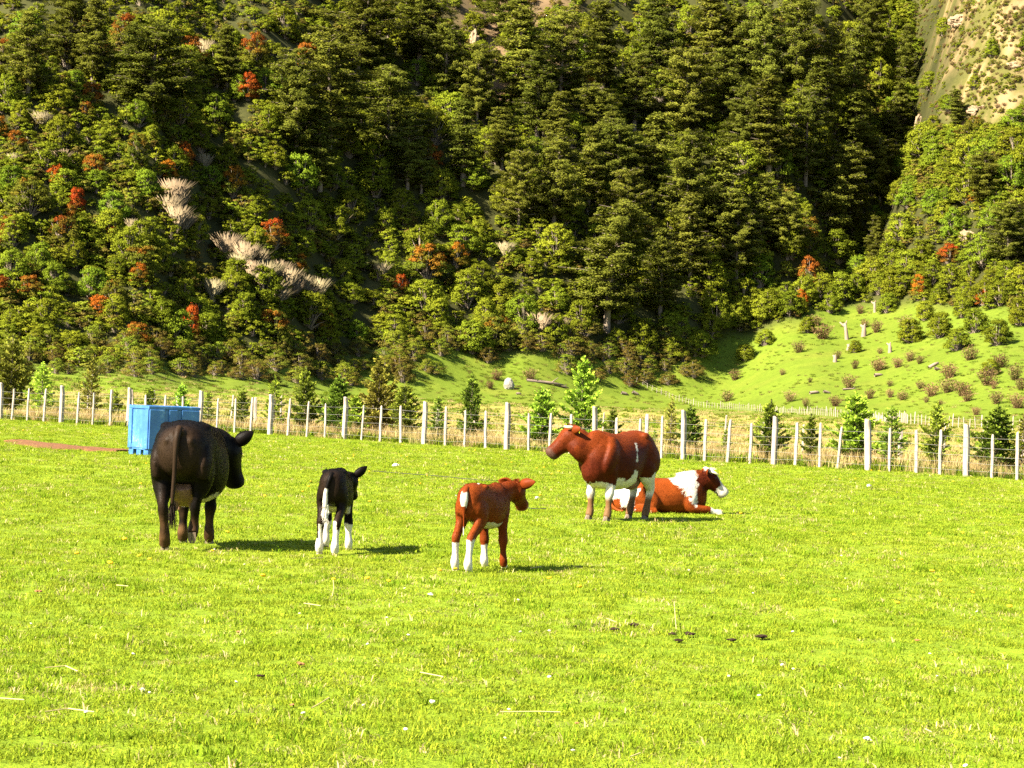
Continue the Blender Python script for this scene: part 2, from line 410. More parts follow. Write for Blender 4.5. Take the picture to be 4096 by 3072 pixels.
# ------------------------------------------------------------------ plants: prototypes
def unit(v): return v / np.maximum(np.linalg.norm(v, axis=-1, keepdims=True), 1e-9)
def leaf_cloud(C, N, L, Wd, rng):
    """one small leaf-shaped face at each centre C, facing N"""
    n = len(C); r = unit(rng.normal(size=(n, 3)))
    u = unit(np.cross(N, r)); v = np.cross(unit(N), u)      # winding keeps each leaf facing along N
    L = np.broadcast_to(L, (n,))[:, None]; Wd = np.broadcast_to(Wd, (n,))[:, None]
    V = np.stack([C - u * L, C - v * Wd + u * L * .1, C + u * L, C + v * Wd + u * L * .1], 1).reshape(-1, 3)
    F = np.arange(n * 4).reshape(-1, 4)
    return V, F
def tubes(paths, sides=5):
    """tapered limbs: each path a list of (point, radius)"""
    V, F = [], []
    for path in paths:
        base = len(V)
        for k, (p, r) in enumerate(path):
            q = path[min(k + 1, len(path) - 1)][0] - path[max(k - 1, 0)][0]
            q = q / (np.linalg.norm(q) + 1e-9); a = np.cross(q, (0.3, 0.9, 0.2)); a /= np.linalg.norm(a); b = np.cross(q, a)
            for j in range(sides):
                t = 6.2832 * j / sides; V.append(p + (a * math.cos(t) + b * math.sin(t)) * r)
        for k in range(len(path) - 1):
            for j in range(sides):
                i0 = base + k * sides; F.append((i0 + j, i0 + (j + 1) % sides, i0 + sides + (j + 1) % sides, i0 + sides + j))
        F.append(tuple(base + (len(path) - 1) * sides + j for j in range(sides)))
    return V, F

def make_evergreen(seed, slim=1.0, dome=False):
    """tall southern beech: layered flat sprays on spreading limbs, uneven outline; 20 m tall"""
    rng = np.random.default_rng(seed)
    Hh = 20.0; R = 5.2 * slim
    lean = rng.normal(size=2) * 0.5
    def axis(t): return np.array((lean[0] * t * t, lean[1] * t * t, Hh * t))
    trunk = [(axis(t), 0.42 * (1 - t) ** 0.8 + 0.03) for t in np.linspace(0, 0.97, 9)]
    limbs = [trunk]; C, N, T, Lb, Q = [], [], [], [], []
    n_l = 86; ph = rng.random() * 6.28
    gap = rng.random(3) * 6.28
    for k in range(n_l):
        t = 0.16 + 0.82 * (k + rng.random() * 0.8) / n_l
        az = ph + k * 2.4 + rng.normal() * 0.3
        env = ((1 - t) ** 0.52) * min(1.0, 0.45 + 1.6 * (t - 0.12)) + 0.06 if not dome else math.sqrt(max(0.02, 1 - (abs(t - .45) / .56) ** 2.2)) * .95
        env *= 1 + 0.25 * math.sin(az * 2 + gap[0] + t * 5) + 0.15 * math.sin(az * 3 + gap[1] + t * 11)
        ln = R * env * rng.uniform(0.65, 1.12)
        d = np.array((math.cos(az), math.sin(az), 0)); p0 = axis(t)
        rise = rng.uniform(0.10, 0.38) * ln
        tip = p0 + d * ln + np.array((0, 0, rise))
        limbs.append([(p0, 0.10 * (1 - t) + 0.03), (p0 + d * ln * .5 + np.array((0, 0, rise * .7)), 0.05), (tip, 0.015)])
        ns = max(2, int(ln / 0.72))
        for s in range(ns):
            f = 0.25 + 0.75 * (s + rng.random() * .6) / ns
            c = p0 + d * ln * f + np.array((0, 0, rise * (1.4 * f - 0.4 * f * f)))
            c = c + rng.normal(size=3) * (0.35, 0.35, 0.25)
            rad = rng.uniform(0.60, 1.20) * (1.0 - 0.25 * t)
            m_ = int(80 * rad)
            rr = rad * np.sqrt(rng.random(m_)); aa = rng.random(m_) * 6.28
            q = np.stack([rr * np.cos(aa), rr * np.sin(aa), rng.normal(size=m_) * 0.17 - 0.16 * rr], 1)
            C.append(c + q)
            nn = np.stack([rng.normal(size=m_) * .6, rng.normal(size=m_) * .6, np.ones(m_)], 1) + d * 0.55
            N.append(nn); Q.append(unit(d * .75 + np.array((0, 0, .55 + .35 * t)) + q * (.30, .30, .8) + rng.normal(size=(m_, 3)) * .28))
            base = rng.random()
            T.append(np.clip(0.55 * base + 0.45 * rng.random(m_), 0, 1)); Lb.append(np.full(m_, base))
    C = np.concatenate(C); N = unit(np.concatenate(N)); T = np.concatenate(T); Lb = np.concatenate(Lb); Q = np.concatenate(Q)
    V, F = leaf_cloud(C, N, rng.uniform(0.12, 0.22, len(C)), rng.uniform(0.075, 0.13, len(C)), rng)
    crown = mesh('evergreen_crown', V, F, MAT['coihue'], False, np.repeat(Q, 4, axis=0), tint=np.repeat(T, 4), lobe=np.repeat(Lb, 4))
    tv, tf = tubes(limbs); trunk_m = mesh('evergreen_trunk', tv, tf, MAT['bark'], True)
    return trunk_m, crown

def bush_arrays(seed, lobes=20, per=150, tall=1.0, leaf=0.030, rad=(.10, .19)):
    """rounded bush of many leafy lobes, 1 unit tall and about 1 unit wide"""
    rng = np.random.default_rng(seed)
    C, N, T, Lb, limbs, Q = [], [], [], [], [], []
    for k in range(lobes):
        t = (k + rng.random()) / lobes
        az = k * 2.4 + rng.normal() * .4
        zc = 0.10 + 0.72 * t
        rr = 0.40 * math.sqrt(max(0, 1 - (t * 0.98) ** 2.2)) * rng.uniform(0.55, 1.12) / tall
        c = np.array((rr * math.cos(az), rr * math.sin(az), zc * rng.uniform(.88, 1.06)))
        rad_ = rng.uniform(*rad) * (1.15 - 0.35 * t)
        m_ = int(per * (rad_ / 0.15) ** 2)
        d = unit(rng.normal(size=(m_, 3))); d[:, 2] = np.abs(d[:, 2]) * 1.0 - 0.25 * (rng.random(m_) < .3)
        d = unit(d)
        s = rad_ * (1 - 0.45 * rng.random(m_) ** 2)[:, None] * np.array((1, 1, 0.85))
        C.append(c + d * s * (1 + 0.25 * rng.normal(size=(m_, 1))))
        N.append(unit(d + 0.55 * rng.normal(size=(m_, 3))))
        Q.append(unit(d * .7 + np.array((c[0], c[1], .28)) * 1.1 + rng.normal(size=(m_, 3)) * .25))
        b = rng.random(); T.append(np.clip(0.45 * b + 0.55 * rng.random(m_), 0, 1)); Lb.append(np.full(m_, np.clip(0.55 * b + 0.5 * t, 0, 1)))
        limbs.append([(np.array((0.03 * math.cos(az), 0.03 * math.sin(az), -0.03)), 0.016), (c * (.55, .55, .6), 0.010), (c, 0.004)])
    C = np.concatenate(C); N = np.concatenate(N); T = np.concatenate(T); Lb = np.concatenate(Lb); Q = np.concatenate(Q)
    N = np.where((N * Q).sum(1, keepdims=True) < 0, -N, N)
    V, F = leaf_cloud(C, N, leaf * rng.uniform(.7, 1.35, len(C)), leaf * .55 * rng.uniform(.7, 1.3, len(C)), rng)
    tv, tf = tubes(limbs, 4)
    return V, F, np.repeat(T, 4), np.repeat(Lb, 4), np.array(tv), tf, np.repeat(Q, 4, axis=0)
def make_bush(seed, mat, name, **kw):
    V, F, T, Lb, tv, tf, Q = bush_arrays(seed, **kw)
    n = len(V)
    Fs = F.tolist() + [tuple(i + n for i in f) for f in tf]
    me = mesh(name, np.vstack([V, tv]), Fs, MAT[mat], False, np.vstack([Q, unit(tv * (1, 1, 0) + (0, 0, .01))]), tint=np.concatenate([T, np.zeros(len(tv))]), lobe=np.concatenate([Lb, np.zeros(len(tv))]))
    me.materials.append(MAT['bark'])
    mi = np.zeros(len(Fs), np.int32); mi[len(F):] = 1; me.polygons.foreach_set('material_index', mi)
    return me
def make_twiggy(seed, n=420):
    """low dry shrub: upright twigs fanned into a dome"""
    rng = np.random.default_rng(seed); C, N, T = [], [], []
    paths = []
    for k in range(34):
        az = k * 2.4; r = 0.46 * math.sqrt((k + .5) / 34); tip = np.array((r * math.cos(az), r * math.sin(az), (0.95 - 1.1 * r * r) * rng.uniform(.75, 1.05)))
        b0 = tip * (.25, .25, 0); paths.append([(b0, .012), ((b0 + tip) / 2 + rng.normal(size=3) * .03, .008), (tip, .003)])
        for s in range(n // 34):
            f = rng.random() ** .6; p = b0 + (tip - b0) * f + rng.normal(size=3) * .055
            C.append(p); N.append(rng.normal(size=3) + np.array((p[0], p[1], .2))); T.append(np.clip(.3 * f + .7 * rng.random(), 0, 1))
    C = np.array(C); N = unit(np.array(N))
    V, F = leaf_cloud(C, N, rng.uniform(.035, .07, len(C)), rng.uniform(.014, .03, len(C)), rng)
    tv, tf = tubes(paths, 3); nV = len(V)
    return mesh('twiggy_shrub', np.vstack([V, np.array(tv)]), F.tolist() + [tuple(i + nV for i in f) for f in tf], MAT['brownshrub'], False,
                tint=np.concatenate([np.repeat(T, 4), np.full(len(tv), .2)]))
def make_reeds(seed, n=420, droop=0.5, name='reed_clump'):
    rng = np.random.default_rng(seed); V, F, T, Q = [], [], [], []
    for k in range(n):
        az = rng.random() * 6.28; ln = rng.uniform(.7, 1.1); sp = rng.random() ** .7 * .55
        d = np.array((math.cos(az), math.sin(az), 0)); sd = np.array((-d[1], d[0], 0)) * rng.uniform(.008, .016)
        b0 = d * .08 * rng.random(); i = len(V); tt = rng.random()
        for s, f in enumerate((0, .4, .75, 1.0)):
            p = b0 + d * sp * ln * f ** 1.5 + np.array((0, 0, ln * (f - droop * .35 * sp * f ** 3)))
            w_ = (1, .9, 1.5, .2)[s]
            V += [p - sd * w_, p + sd * w_]; T += [min(1, tt * .7 + .3 * f)] * 2; Q += [unit(d * .8 + np.array((0, 0, .7)))] * 2
        F += [(i + 2 * s, i + 2 * s + 1, i + 2 * s + 3, i + 2 * s + 2) for s in range(3)]
    return mesh(name, np.array(V), F, MAT['reed'], False, np.array(Q), tint=np.array(T))
def make_fir(seed, mat, dense=1.0, wide=0.42):
    """young planted fir, 1 unit tall: leader, whorled branches, needle sprays"""
    rng = np.random.default_rng(seed)
    limbs = [[(np.array((0, 0, -.02)), .018), (np.array((rng.normal() * .01, rng.normal() * .01, .5)), .011), (np.array((rng.normal() * .015, 0, 1.0)), .002)]]
    C, N, U, T, Lb = [], [], [], [], []
    nb = int(58 * dense)
    for k in range(nb):
        t = .06 + .86 * (k + rng.random() * .7) / nb
        az = k * 2.4 + rng.normal() * .35; ln = wide * ((1 - t) ** .8) * min(1, .55 + 2.2 * t) * rng.uniform(.6, 1.18) + .02
        d = np.array((math.cos(az), math.sin(az), 0)); up = rng.uniform(.15, .65)
        p0 = np.array((0, 0, t)); tip = p0 + d * ln + np.array((0, 0, up * ln))
        limbs.append([(p0, .006), (tip, .0015)])
        n_ = int(70 * ln / .3 * dense) + 8
        f = rng.random(n_) ** .8; sidev = np.array((-d[1], d[0], 0)); w_ = (rng.random(n_) - .5) * 2
        spread = .36 * ln * (1 - f * .75)
        c = p0 + (tip - p0) * f[:, None] + sidev * (w_ * spread)[:, None] + rng.normal(size=(n_, 3)) * .008 - np.array((0, 0, 1)) * (np.abs(w_) * spread * .25)[:, None]
        dirv = unit(d * 0.8 + sidev * (w_ * .9)[:, None] + np.array((0, 0, .25)) + rng.normal(size=(n_, 3)) * .25)
        C.append(c); U.append(dirv); T.append(np.clip(.25 + .5 * f + .3 * rng.normal(size=n_), 0, 1)); Lb.append(np.clip(f * .8 + .3 * t + .12 * rng.normal(size=n_), 0, 1))
    # needles up the leader
    n_ = 60; z = rng.uniform(.72, 1.0, n_); C.append(np.stack([np.zeros(n_), np.zeros(n_), z], 1)); U.append(unit(rng.normal(size=(n_, 3)) * (1, 1, .3) + np.array((0, 0, .7)))); T.append(rng.random(n_)); Lb.append(np.full(n_, .8))
    C = np.concatenate(C); U = np.concatenate(U); T = np.concatenate(T); Lb = np.concatenate(Lb); n_ = len(C)
    r = unit(rng.normal(size=(n_, 3))); v = unit(np.cross(U, r)); L = rng.uniform(.028, .05, n_)[:, None]; wd_ = rng.uniform(.007, .012, n_)[:, None]
    V = np.stack([C - v * wd_, C + v * wd_, C + U * L + v * wd_ * 1.1, C + U * L * 1.1 - v * wd_ * .9], 1).reshape(-1, 3)
    F = np.arange(n_ * 4).reshape(-1, 4)
    crown = mesh('fir_crown', V, F, MAT[mat], False, tint=np.repeat(T, 4), lobe=np.repeat(Lb, 4))
    tv, tf = tubes(limbs, 4)
    return mesh('fir_trunk', tv, tf, MAT['bark'], True), crown
def make_rock(seed, mat, rough=0.3, name='rock'):
    bm = bmesh.new(); bmesh.ops.create_icosphere(bm, subdivisions=4, radius=1.0)
    off = Vector((seed * 3.7, seed * 1.3, seed * 2.1))
    for v in bm.verts:
        p = v.co.copy(); k = 1 + rough * noise.fractal(p * 1.1 + off, 0.9, 2.0, 5)
        c = noise.cell(p * 1.7 + off) * .16 * rough / .3
        v.co = p * (k + c)
    me = bpy.data.meshes.new(name); bm.to_mesh(me); bm.free(); me.materials.append(mat); return me
def rock_mat(name, c1, c2, c3):
    m, nt, b = mat_new(name); tc = nd(nt, 'ShaderNodeTexCoord')
    n1 = noise_n(nt, 2.5, 6, tc.outputs['Object'], .7); n2 = noise_n(nt, 9, 5, tc.outputs['Object'], .7)
    col = mix_rgb(nt, rng_map(nt, n1, .35, .65), c1, c2); col = mix_rgb(nt, rng_map(nt, n2, .5, .75), col, c3)
    nt.links.new(col, b.inputs['Base Color']); b.inputs['Roughness'].default_value = .9; bump(nt, b, n2, .8, .1); return m
MAT['rock'] = rock_mat('tan_rock', (.17, .115, .06), (.27, .195, .115), (.08, .055, .03))
MAT['greyrock'] = rock_mat('grey_rock', (.17, .155, .13), (.30, .275, .24), (.09, .08, .06))

# ------------------------------------------------------------------ labels that single out each plant by where it grows
PENDING = []                       # (object, phrase, px, py)
COLS = [(330, 'left of the blue tub'), (760, 'above the blue tub'), (1180, 'above the black cow'), (1640, 'above the black calf'), (2110, 'above the red calf'),
        (2620, 'above the standing red cow'), (3050, 'above the lying bull'), (3560, 'above the green meadow'), (9999, 'by the rocky spur')]
ROWS = [(330, 'high up'), (680, 'on upper slope'), (1000, 'on middle slope'), (1300, 'on lower slope'), (9999, 'at slope foot')]
ORD = 'first second third fourth fifth sixth seventh eighth ninth tenth eleventh twelfth thirteenth fourteenth fifteenth sixteenth seventeenth eighteenth nineteenth twentieth twenty-first twenty-second twenty-third twenty-fourth twenty-fifth twenty-sixth twenty-seventh twenty-eighth twenty-ninth thirtieth'.split()
def settle_labels():
    cells = {}
    for o, ph, px, py in PENDING:
        c = next(n for lim, n in COLS if px < lim); r = next(n for lim, n in ROWS if py < lim)
        cells.setdefault((ph, r, c), []).append((px, o))
    for (ph, r, c), L in cells.items():
        L.sort(key=lambda q: q[0])
        for i, (px, o) in enumerate(L):
            o['label'] = '%s %s %s' % (ph, r, c) + ('' if len(L) == 1 else ', %s from left' % (ORD[min(i, 29)]))

def place_tree(name, trunk, crown, phrase, cat, group, px, base, height_px, wide=1.0, unit_h=20.0, rz=None, mat=None, y=None):
    p = at(px, base) if y is None else flat(px, y)
    if p is None: return None
    hgt = height_px / FPX * p.y
    e = empty(name, p - Vector((0, 0, 0.02 * hgt)), rnd.random() * 6.28 if rz is None else rz)
    s = hgt / unit_h; e.scale = (s * wide, s * wide, s)
    for nm, me in (('trunk', trunk), ('crown', crown)):
        o = link(nm, me, e)
        if mat and nm == 'crown': o.material_slots[0].link = 'OBJECT'; o.material_slots[0].material = mat
    tag(e, None, cat, group); PENDING.append((e, phrase, px, base - height_px * .5))
    return e
def place_one(name, me, phrase, cat, group, px, base, height_px, wide=1.0, mat=None):
    p = at(px, base)
    if p is None: return None
    hgt = height_px / FPX * p.y
    o = link(name, me); o.location = p - Vector((0, 0, 0.06 * hgt)); o.rotation_euler.z = rnd.random() * 6.28
    o.scale = (hgt * wide * rnd.uniform(.9, 1.1), hgt * wide * rnd.uniform(.9, 1.1), hgt)
    if mat: o.material_slots[0].link = 'OBJECT'; o.material_slots[0].material = mat
    tag(o, None, cat, group); PENDING.append((o, phrase, px, base - height_px * .5))
    return o

SLIM = (1.0, 1.15, .8, 1.0, .62, 1.25, 1.0, 1.1)
EVG = [make_evergreen(20 + i, s_, i in (1, 5, 6, 7)) for i, s_ in enumerate(SLIM)]
BUSH = [make_bush(40 + i, 'bush', 'broadleaf_bush', lobes=56, per=250, leaf=.022, rad=(.075, .135), tall=1.0 if i % 3 else 1.25) for i in range(7)]
HEATH = [make_bush(60 + i, 'heath', 'heath_shrub', lobes=40, per=170, leaf=.022, rad=(.08, .14)) for i in range(4)]
TWIG = [make_twiggy(80 + i) for i in range(4)]
REED = [make_reeds(90 + i) for i in range(3)]
FAN = make_reeds(99, 120, -.2, 'fan_of_canes')

# ---- tall evergreens: (centre, top, base, crown width) measured on a 2212 px wide view of the photograph
K = 4096 / 2212
EV_SPOTS = [(60, 30, 215, 120), (150, -20, 150, 130), (200, -10, 190, 100), (325, 55, 262, 200), (490, 60, 200, 100), 
    (640, 130, 350, 150), (710, 85, 330, 190), (690, 235, 420, 170), (835, 150, 345, 165), (770, -30, 175, 230), (905, -40, 150, 190), 
    (910, 300, 425, 75), (1030, 100, 270, 95), (1130, 15, 250, 230), (1085, 235, 370, 130), (1210, 30, 220, 130), (1205, 200, 345, 140), (1195, 300, 500, 140),
    (1300, 10, 210, 150), (1290, 190, 320, 130), (1340, 265, 440, 130), (1405, 250, 450, 130), (1480, 290, 510, 140), (1310, 445, 715, 185), (1425, 500, 690, 125),
    (1420, 0, 190, 140), (1480, 110, 320, 150), (1540, -20, 200, 150), (1565, 110, 310, 150), (1610, 190, 350, 110), (1560, 320, 540, 160), (1650, 10, 250, 120),
    (1660, 170, 390, 120), (1720, -20, 200, 120), (1740, 205, 400, 105), (1845, 200, 400, 120), (1810, 318, 530, 145), (1785, 50, 230, 75), (1890, 470, 575, 60),
    (1955, 60, 200, 70), (1880, -20, 150, 90), (1935, 180, 330, 80), (1640, 380, 560, 120), (1350, 370, 560, 120), (1270, 280, 460, 110), (1100, -40, 90, 130),
    (2065, 195, 280, 55), (2175, 440, 575, 110), (2135, 330, 450, 95), (1000, 220, 400, 90), (1700, 420, 560, 90),
    (960, 60, 230, 100), (1160, 120, 300, 130), (1370, 120, 280, 120), (1590, 20, 200, 120), (1840, 60, 260, 90),
    (880, 240, 420, 110), (1120, 330, 500, 100), (1490, 420, 620, 120), (1590, 430, 610, 110), (1760, 130, 320, 100), (1900, 300, 450, 90)]
for i, (cx, top, base, wd_) in enumerate(EV_SPOTS):
    ki = (i * 5 + i // 7) % 8; tr, cr = EVG[ki]
    hp = (base - top) * K * 1.06; slim = SLIM[ki]
    wide = wd_ * K / (hp * 10.4 * slim / 20.0) * 1.08
    place_tree('evergreen_tree', tr, cr, 'tall dark layered evergreen', 'tree', 'tall evergreens on the mountainside', cx * K, base * K, hp, min(1.7, max(.6, wide)))

# ---- broadleaf bushes: a jittered grid over the wooded slope, nearest rows first
n_b = 0; spots = []
rb = random.Random(21)
for r in range(15):
    py = 1400 - r * 88
    for c in range(23):
        px = -60 + c * 190 + (95 if r % 2 else 0) + rb.uniform(-60, 60); b = py + rb.uniform(-38, 38)
        if b > forest_low(px) + 20: continue
        if px > 3750 and b < 500 and rb.random() < .4: continue
        spots.append((px, b))
spots.sort(key=lambda s: -s[1])
OLIVE, RUST, BRIGHT = [], [], []
for (px, b) in spots:
    if n_b >= 260: break
    hp = rb.uniform(95, 185) * (1.0 if b > 700 else .95) * (.55 if px > 3700 and b < 620 else 1)
    k = rb.random(); left = 1 if px < 1250 else .45 if px > 3300 and b > 800 else .3
    if k < .17 * left * 1.4:
        place_one('rusty_bush', BUSH[rb.randrange(7)], 'rust tinged green bush', 'bush', 'rust tinged bushes on the mountainside', px, b, hp, rb.uniform(.85, 1.2), MAT['rust'])
    elif k > .86:
        place_one('bright_bush', BUSH[rb.randrange(7)], 'fresh bright green bush', 'bush', 'bright green bushes on the mountainside', px, b, hp, rb.uniform(.85, 1.2), MAT['bright'])
    else:
        place_one('broadleaf_bush', BUSH[rb.randrange(7)], 'dense olive green bush', 'bush', 'olive green bushes on the mountainside', px, b, hp, rb.uniform(.85, 1.25)); n_b += 1
for px in range(2690, 4120, 40):      # the wood's edge above the meadow
    px_ = px + rb.uniform(-15, 15); place_one('broadleaf_bush', BUSH[rb.randrange(7)], 'dense olive green bush', 'bush', 'olive green bushes on the mountainside', px_, forest_low(px_) + rb.uniform(-75, 20), rb.uniform(75, 130), rb.uniform(.95, 1.3))
for _ in range(26):                   # on the spur
    place_one('bright_bush', BUSH[rb.randrange(7)], 'fresh bright green bush', 'bush', 'bright green bushes on the mountainside', rb.uniform(3560, 4090), rb.uniform(420, 950), rb.uniform(60, 120), rb.uniform(.9, 1.3), MAT['bright'])
# ---- the most orange bushes, as measured
for (cx, top, base, wd_) in [(695, 652, 730, 68), (412, 645, 745, 55), (215, 628, 690, 70), (985, 515, 575, 60), (865, 585, 640, 40), (20, 460, 520, 60), (65, 130, 190, 45), (395, 300, 360, 60), (360, 340, 400, 60), (120, 350, 400, 50),
        (535, 150, 215, 60), (590, 465, 535, 80), (1730, 620, 665, 35), (1985, 585, 640, 50), (2120, 620, 660, 35), (2050, 520, 570, 55), (240, 480, 530, 50), (165, 400, 460, 50), (300, 560, 620, 50), (1650, 480, 530, 45)]:
    place_one('orange_bush', BUSH[rb.randrange(7)], 'flame orange flowering bush', 'bush', 'orange bushes on the mountainside', cx * K, base * K, (base - top) * K * 1.1, wd_ / (base - top) * .95, MAT['orange'])
# ---- heath along the foot of the woods
n_h = 0
for r in range(6):
    for c in range(36):
        px = -40 + c * 82 + rb.uniform(-30, 30); lo = interp(px, [0, 400, 700, 1100, 1500, 1900, 2100, 2500, 2800], [1495, 1490, 1500, 1525, 1530, 1470, 1450, 1530, 1520])
        b = lo - r * 32 + rb.uniform(-14, 14)
        if px > 2780 or (r > 3 and (px < 1500 or rb.random() < .3)) or (1780 < px < 2230 and r < 2 and rb.random() < .6) or (1650 < px < 1800 and r < 2 and rb.random() < .4): continue
        place_one('heath_shrub', HEATH[rb.randrange(4)], 'low brownish heath shrub', 'shrub', 'heath shrubs along the foot of the woods', px, b, rb.uniform(58, 105), rb.uniform(1.0, 1.6)); n_h += 1
# ---- round brown shrubs scattered on the meadow (photo pixels: x, base, height)
MEAD = [(3160, 1607, 55), (3222, 1627, 45), (3340, 1625, 52), (3395, 1555, 70), (3480, 1595, 50), (3560, 1590, 45), (3610, 1600, 45), (3350, 1435, 38), (3515, 1482, 60), (3590, 1470, 48), (3420, 1475, 40),
        (3725, 1585, 65), (3790, 1570, 70), (3850, 1582, 70), (3680, 1555, 40), (3870, 1605, 55), (3795, 1512, 75), (3680, 1455, 40), (3985, 1615, 60), (4070, 1632, 70), (4060, 1520, 80), (3950, 1540, 85), (3975, 1555, 40),
        (3195, 1410, 55), (3290, 1355, 75), (3440, 1255, 45), (3505, 1330, 60), (3460, 1310, 40), (2940, 1520, 52), (2910, 1605, 55), (3705, 1610, 30), (3355, 1245, 40), (3640, 1445, 50), (3560, 1545, 30), (2120, 1520, 60), (2160, 1600, 50), (1960, 1555, 40), (1985, 1520, 50),
        (3880, 1440, 70), (4000, 1470, 70), (3760, 1620, 26), (3520, 1415, 30), (3130, 1500, 30), (3240, 1530, 24), (3905, 1660, 40), (4085, 1560, 60), (3260, 1300, 50), (3620, 1310, 60)]
for (px, b, hp) in MEAD:
    place_one('brown_shrub', TWIG[rb.randrange(4)], 'rounded dry brown shrub', 'shrub', 'brown shrubs scattered over the meadow', px, b, hp, rb.uniform(1.0, 1.4))
for (px, b, hp, w_) in [(3760, 1350, 130, 1.0), (3830, 1400, 110, 1.1), (3640, 1370, 120, 1.2), (3900, 1330, 120, 1.0), (3420, 1410, 60, 1.3), (3230, 1330, 80, 1.1), (3990, 1380, 130, 1.0), (4080, 1300, 140, 1.0), (3320, 1250, 90, 1.1), (3550, 1250, 100, 1.0), (2980, 1440, 80, 1.3), (3060, 1380, 80, 1.2), (3960, 1500, 80, 1.1), (3700, 1280, 100, 1), (3850, 1270, 100, 1)]:
    place_one('meadow_bush', BUSH[rb.randrange(7)], 'rounded olive meadow bush', 'bush', 'olive bushes on the meadow', px, b, hp, w_)
# ---- pale reeds
for (cx, top, base) in [(682, 598, 655), (620, 575, 635), (575, 560, 620), (540, 560, 610), (490, 500, 560), (530, 520, 580), (375, 385, 450), (380, 440, 500), (440, 85, 130), (825, 565, 605), (1165, 672, 725), (735, 460, 500), (130, 320, 360), (30, 330, 360), (440, 330, 370), (90, 240, 280), (285, 470, 500), (1090, 520, 560), (460, 600, 650), (595, 600, 650), (650, 590, 640), (555, 585, 630), (605, 560, 610), (635, 600, 645), (600, 620, 665), (515, 545, 590), (560, 535, 580), (385, 410, 460), (365, 420, 470), (395, 455, 505), (665, 615, 655)]:
    place_one('reed_clump', REED[rb.randrange(3)], 'pale straw coloured reed clump', 'reeds', 'pale reed clumps among the bushes', cx * K, base * K, (base - top) * K * 1.0, 1.45)
place_one('reed_clump', FAN, 'dry pale fan of reeds beside the bushes', 'reeds', 'pale reed clumps among the bushes', 1212 * K, 725 * K, 75, 1.3)
# ---- rock
ROCKS = [make_rock(i, MAT['rock'], .38, 'rock_face') for i in range(4)]
for i, (cx, cy, w_, h_, tall) in enumerate([(1022, 85, 30, 62, 1), (1120, 15, 50, 26, 1), (1040, 45, 40, 30, 1), (2090, 510, 38, 40, 1), (2075, 40, 50, 30, 1), (2150, 100, 40, 24, 1), (2190, 140, 40, 26, 1),
        (1985, 260, 26, 40, 1), (960, 200, 16, 14, 1), (1100, 545, 22, 14, 1), (1820, 530, 14, 20, 1), (2110, 235, 50, 26, 1), (1960, 320, 20, 34, 1)]):
    p = at(cx * K, (cy + h_ * .35) * K)
    if p is None: continue
    s = p.y / FPX * K
    o = link('rock_outcrop', ROCKS[i % 4]); o.location = p + Vector((0, .2 * w_ * s, h_ * .2 * s)); o.scale = (w_ * s * .42, w_ * s * .3, h_ * s * .45); o.rotation_euler = (rb.uniform(-.2, .2), rb.uniform(-.2, .2), rb.random() * 6)
    tag(o, None, 'rock', 'tan rock outcrops on the mountainside'); PENDING.append((o, 'bare tan rock outcrop', cx * K, cy * K))
bp = at(2036, 1556); o = link('boulder', make_rock(9, MAT['greyrock'], .16, 'boulder')); o.location = bp + Vector((0, 0, .9)); o.scale = (1.15, 1.1, 1.45)
tag(o, 'squarish pale grey boulder standing alone on the grass below the woods', 'boulder')
# ---- undergrowth that fills the gaps between the bushes
def build_undergrowth():
    r = random.Random(5); P, R_, S, I = [], [], [], []
    low = [make_bush(140 + i, 'bush', 'undergrowth', lobes=14, per=60, leaf=.05) for i in range(3)] + [make_bush(150, 'heath', 'undergrowth', lobes=14, per=60, leaf=.05)] + [TWIG[0]]
    for k_ in range(8200):
        px = r.uniform(-250, 4350); py = r.uniform(-150, forest_low(px) + 20)
        if k_ > 5000: px = r.uniform(3480, 4350); py = r.uniform(-100, 800)
        p = at(px, py)
        if p is None: continue
        rocky = px > 3650 and py < 520
        if rocky and nz(p.x, p.z * 1.2, p.y * .3, 6) > .18 and r.random() < .85: continue
        s_ = r.uniform(.5, 1.3) if rocky else r.uniform(1.8, 3.6)
        P.append(p - Vector((0, 0, .15))); R_.append((0, 0, r.random() * 6.28)); S.append((s_ * 1.5, s_ * 1.5, s_)); I.append(4 if rocky and r.random() < .35 else r.randrange(4))
    g = scatter('undergrowth', low, P, R_, S, I)
    tag(g, 'low tangled green undergrowth between the trees of the mountainside', 'undergrowth')
build_undergrowth()
def build_tussocks():
    r = random.Random(15); P, R_, S, I = [], [], [], []
    dm = leaf_mat('tussock_blade', (.075, .062, .018), (.17, .135, .045), trans=.3, spread=.3); gm = leaf_mat('tussock_green', (.055, .08, .009), (.125, .155, .016), trans=.3, spread=.25)
    rg = random.Random(2); pr = [blades(rg, 40, .5, .25, .8, .06, .7, dm, 'tussock') for _ in range(2)] + [blades(rg, 40, .55, .2, .6, .08, .8, gm, 'tussock_g') for _ in range(3)]
    for _ in range(4200):
        px = r.uniform(-60, 4160); lo = interp(px, [0, 450, 1500, 2500, 2900, 4096], [1560, 1560, 1600, 1620, 1640, 1700]); hi = forest_low(px) - 40
        p = at(px, r.uniform(hi, lo))
        if p is None or p.y < 215: continue
        k = nz(p.x, p.y, 4, 12) + .6 * nz(p.x, p.y, 5, 4)
        if k < -.15 and r.random() < .8: continue
        s_ = r.uniform(.5, 1.3); P.append(p); R_.append((0, 0, r.random() * 6.28)); S.append((s_, s_, s_ * .7)); I.append(r.randrange(2) if r.random() < .28 else 2 + r.randrange(3))
    tag(scatter('meadow_tussock_grass', pr, P, R_, S, I), 'rough green and straw tussock grass over the far meadow', 'grass')
build_tussocks()

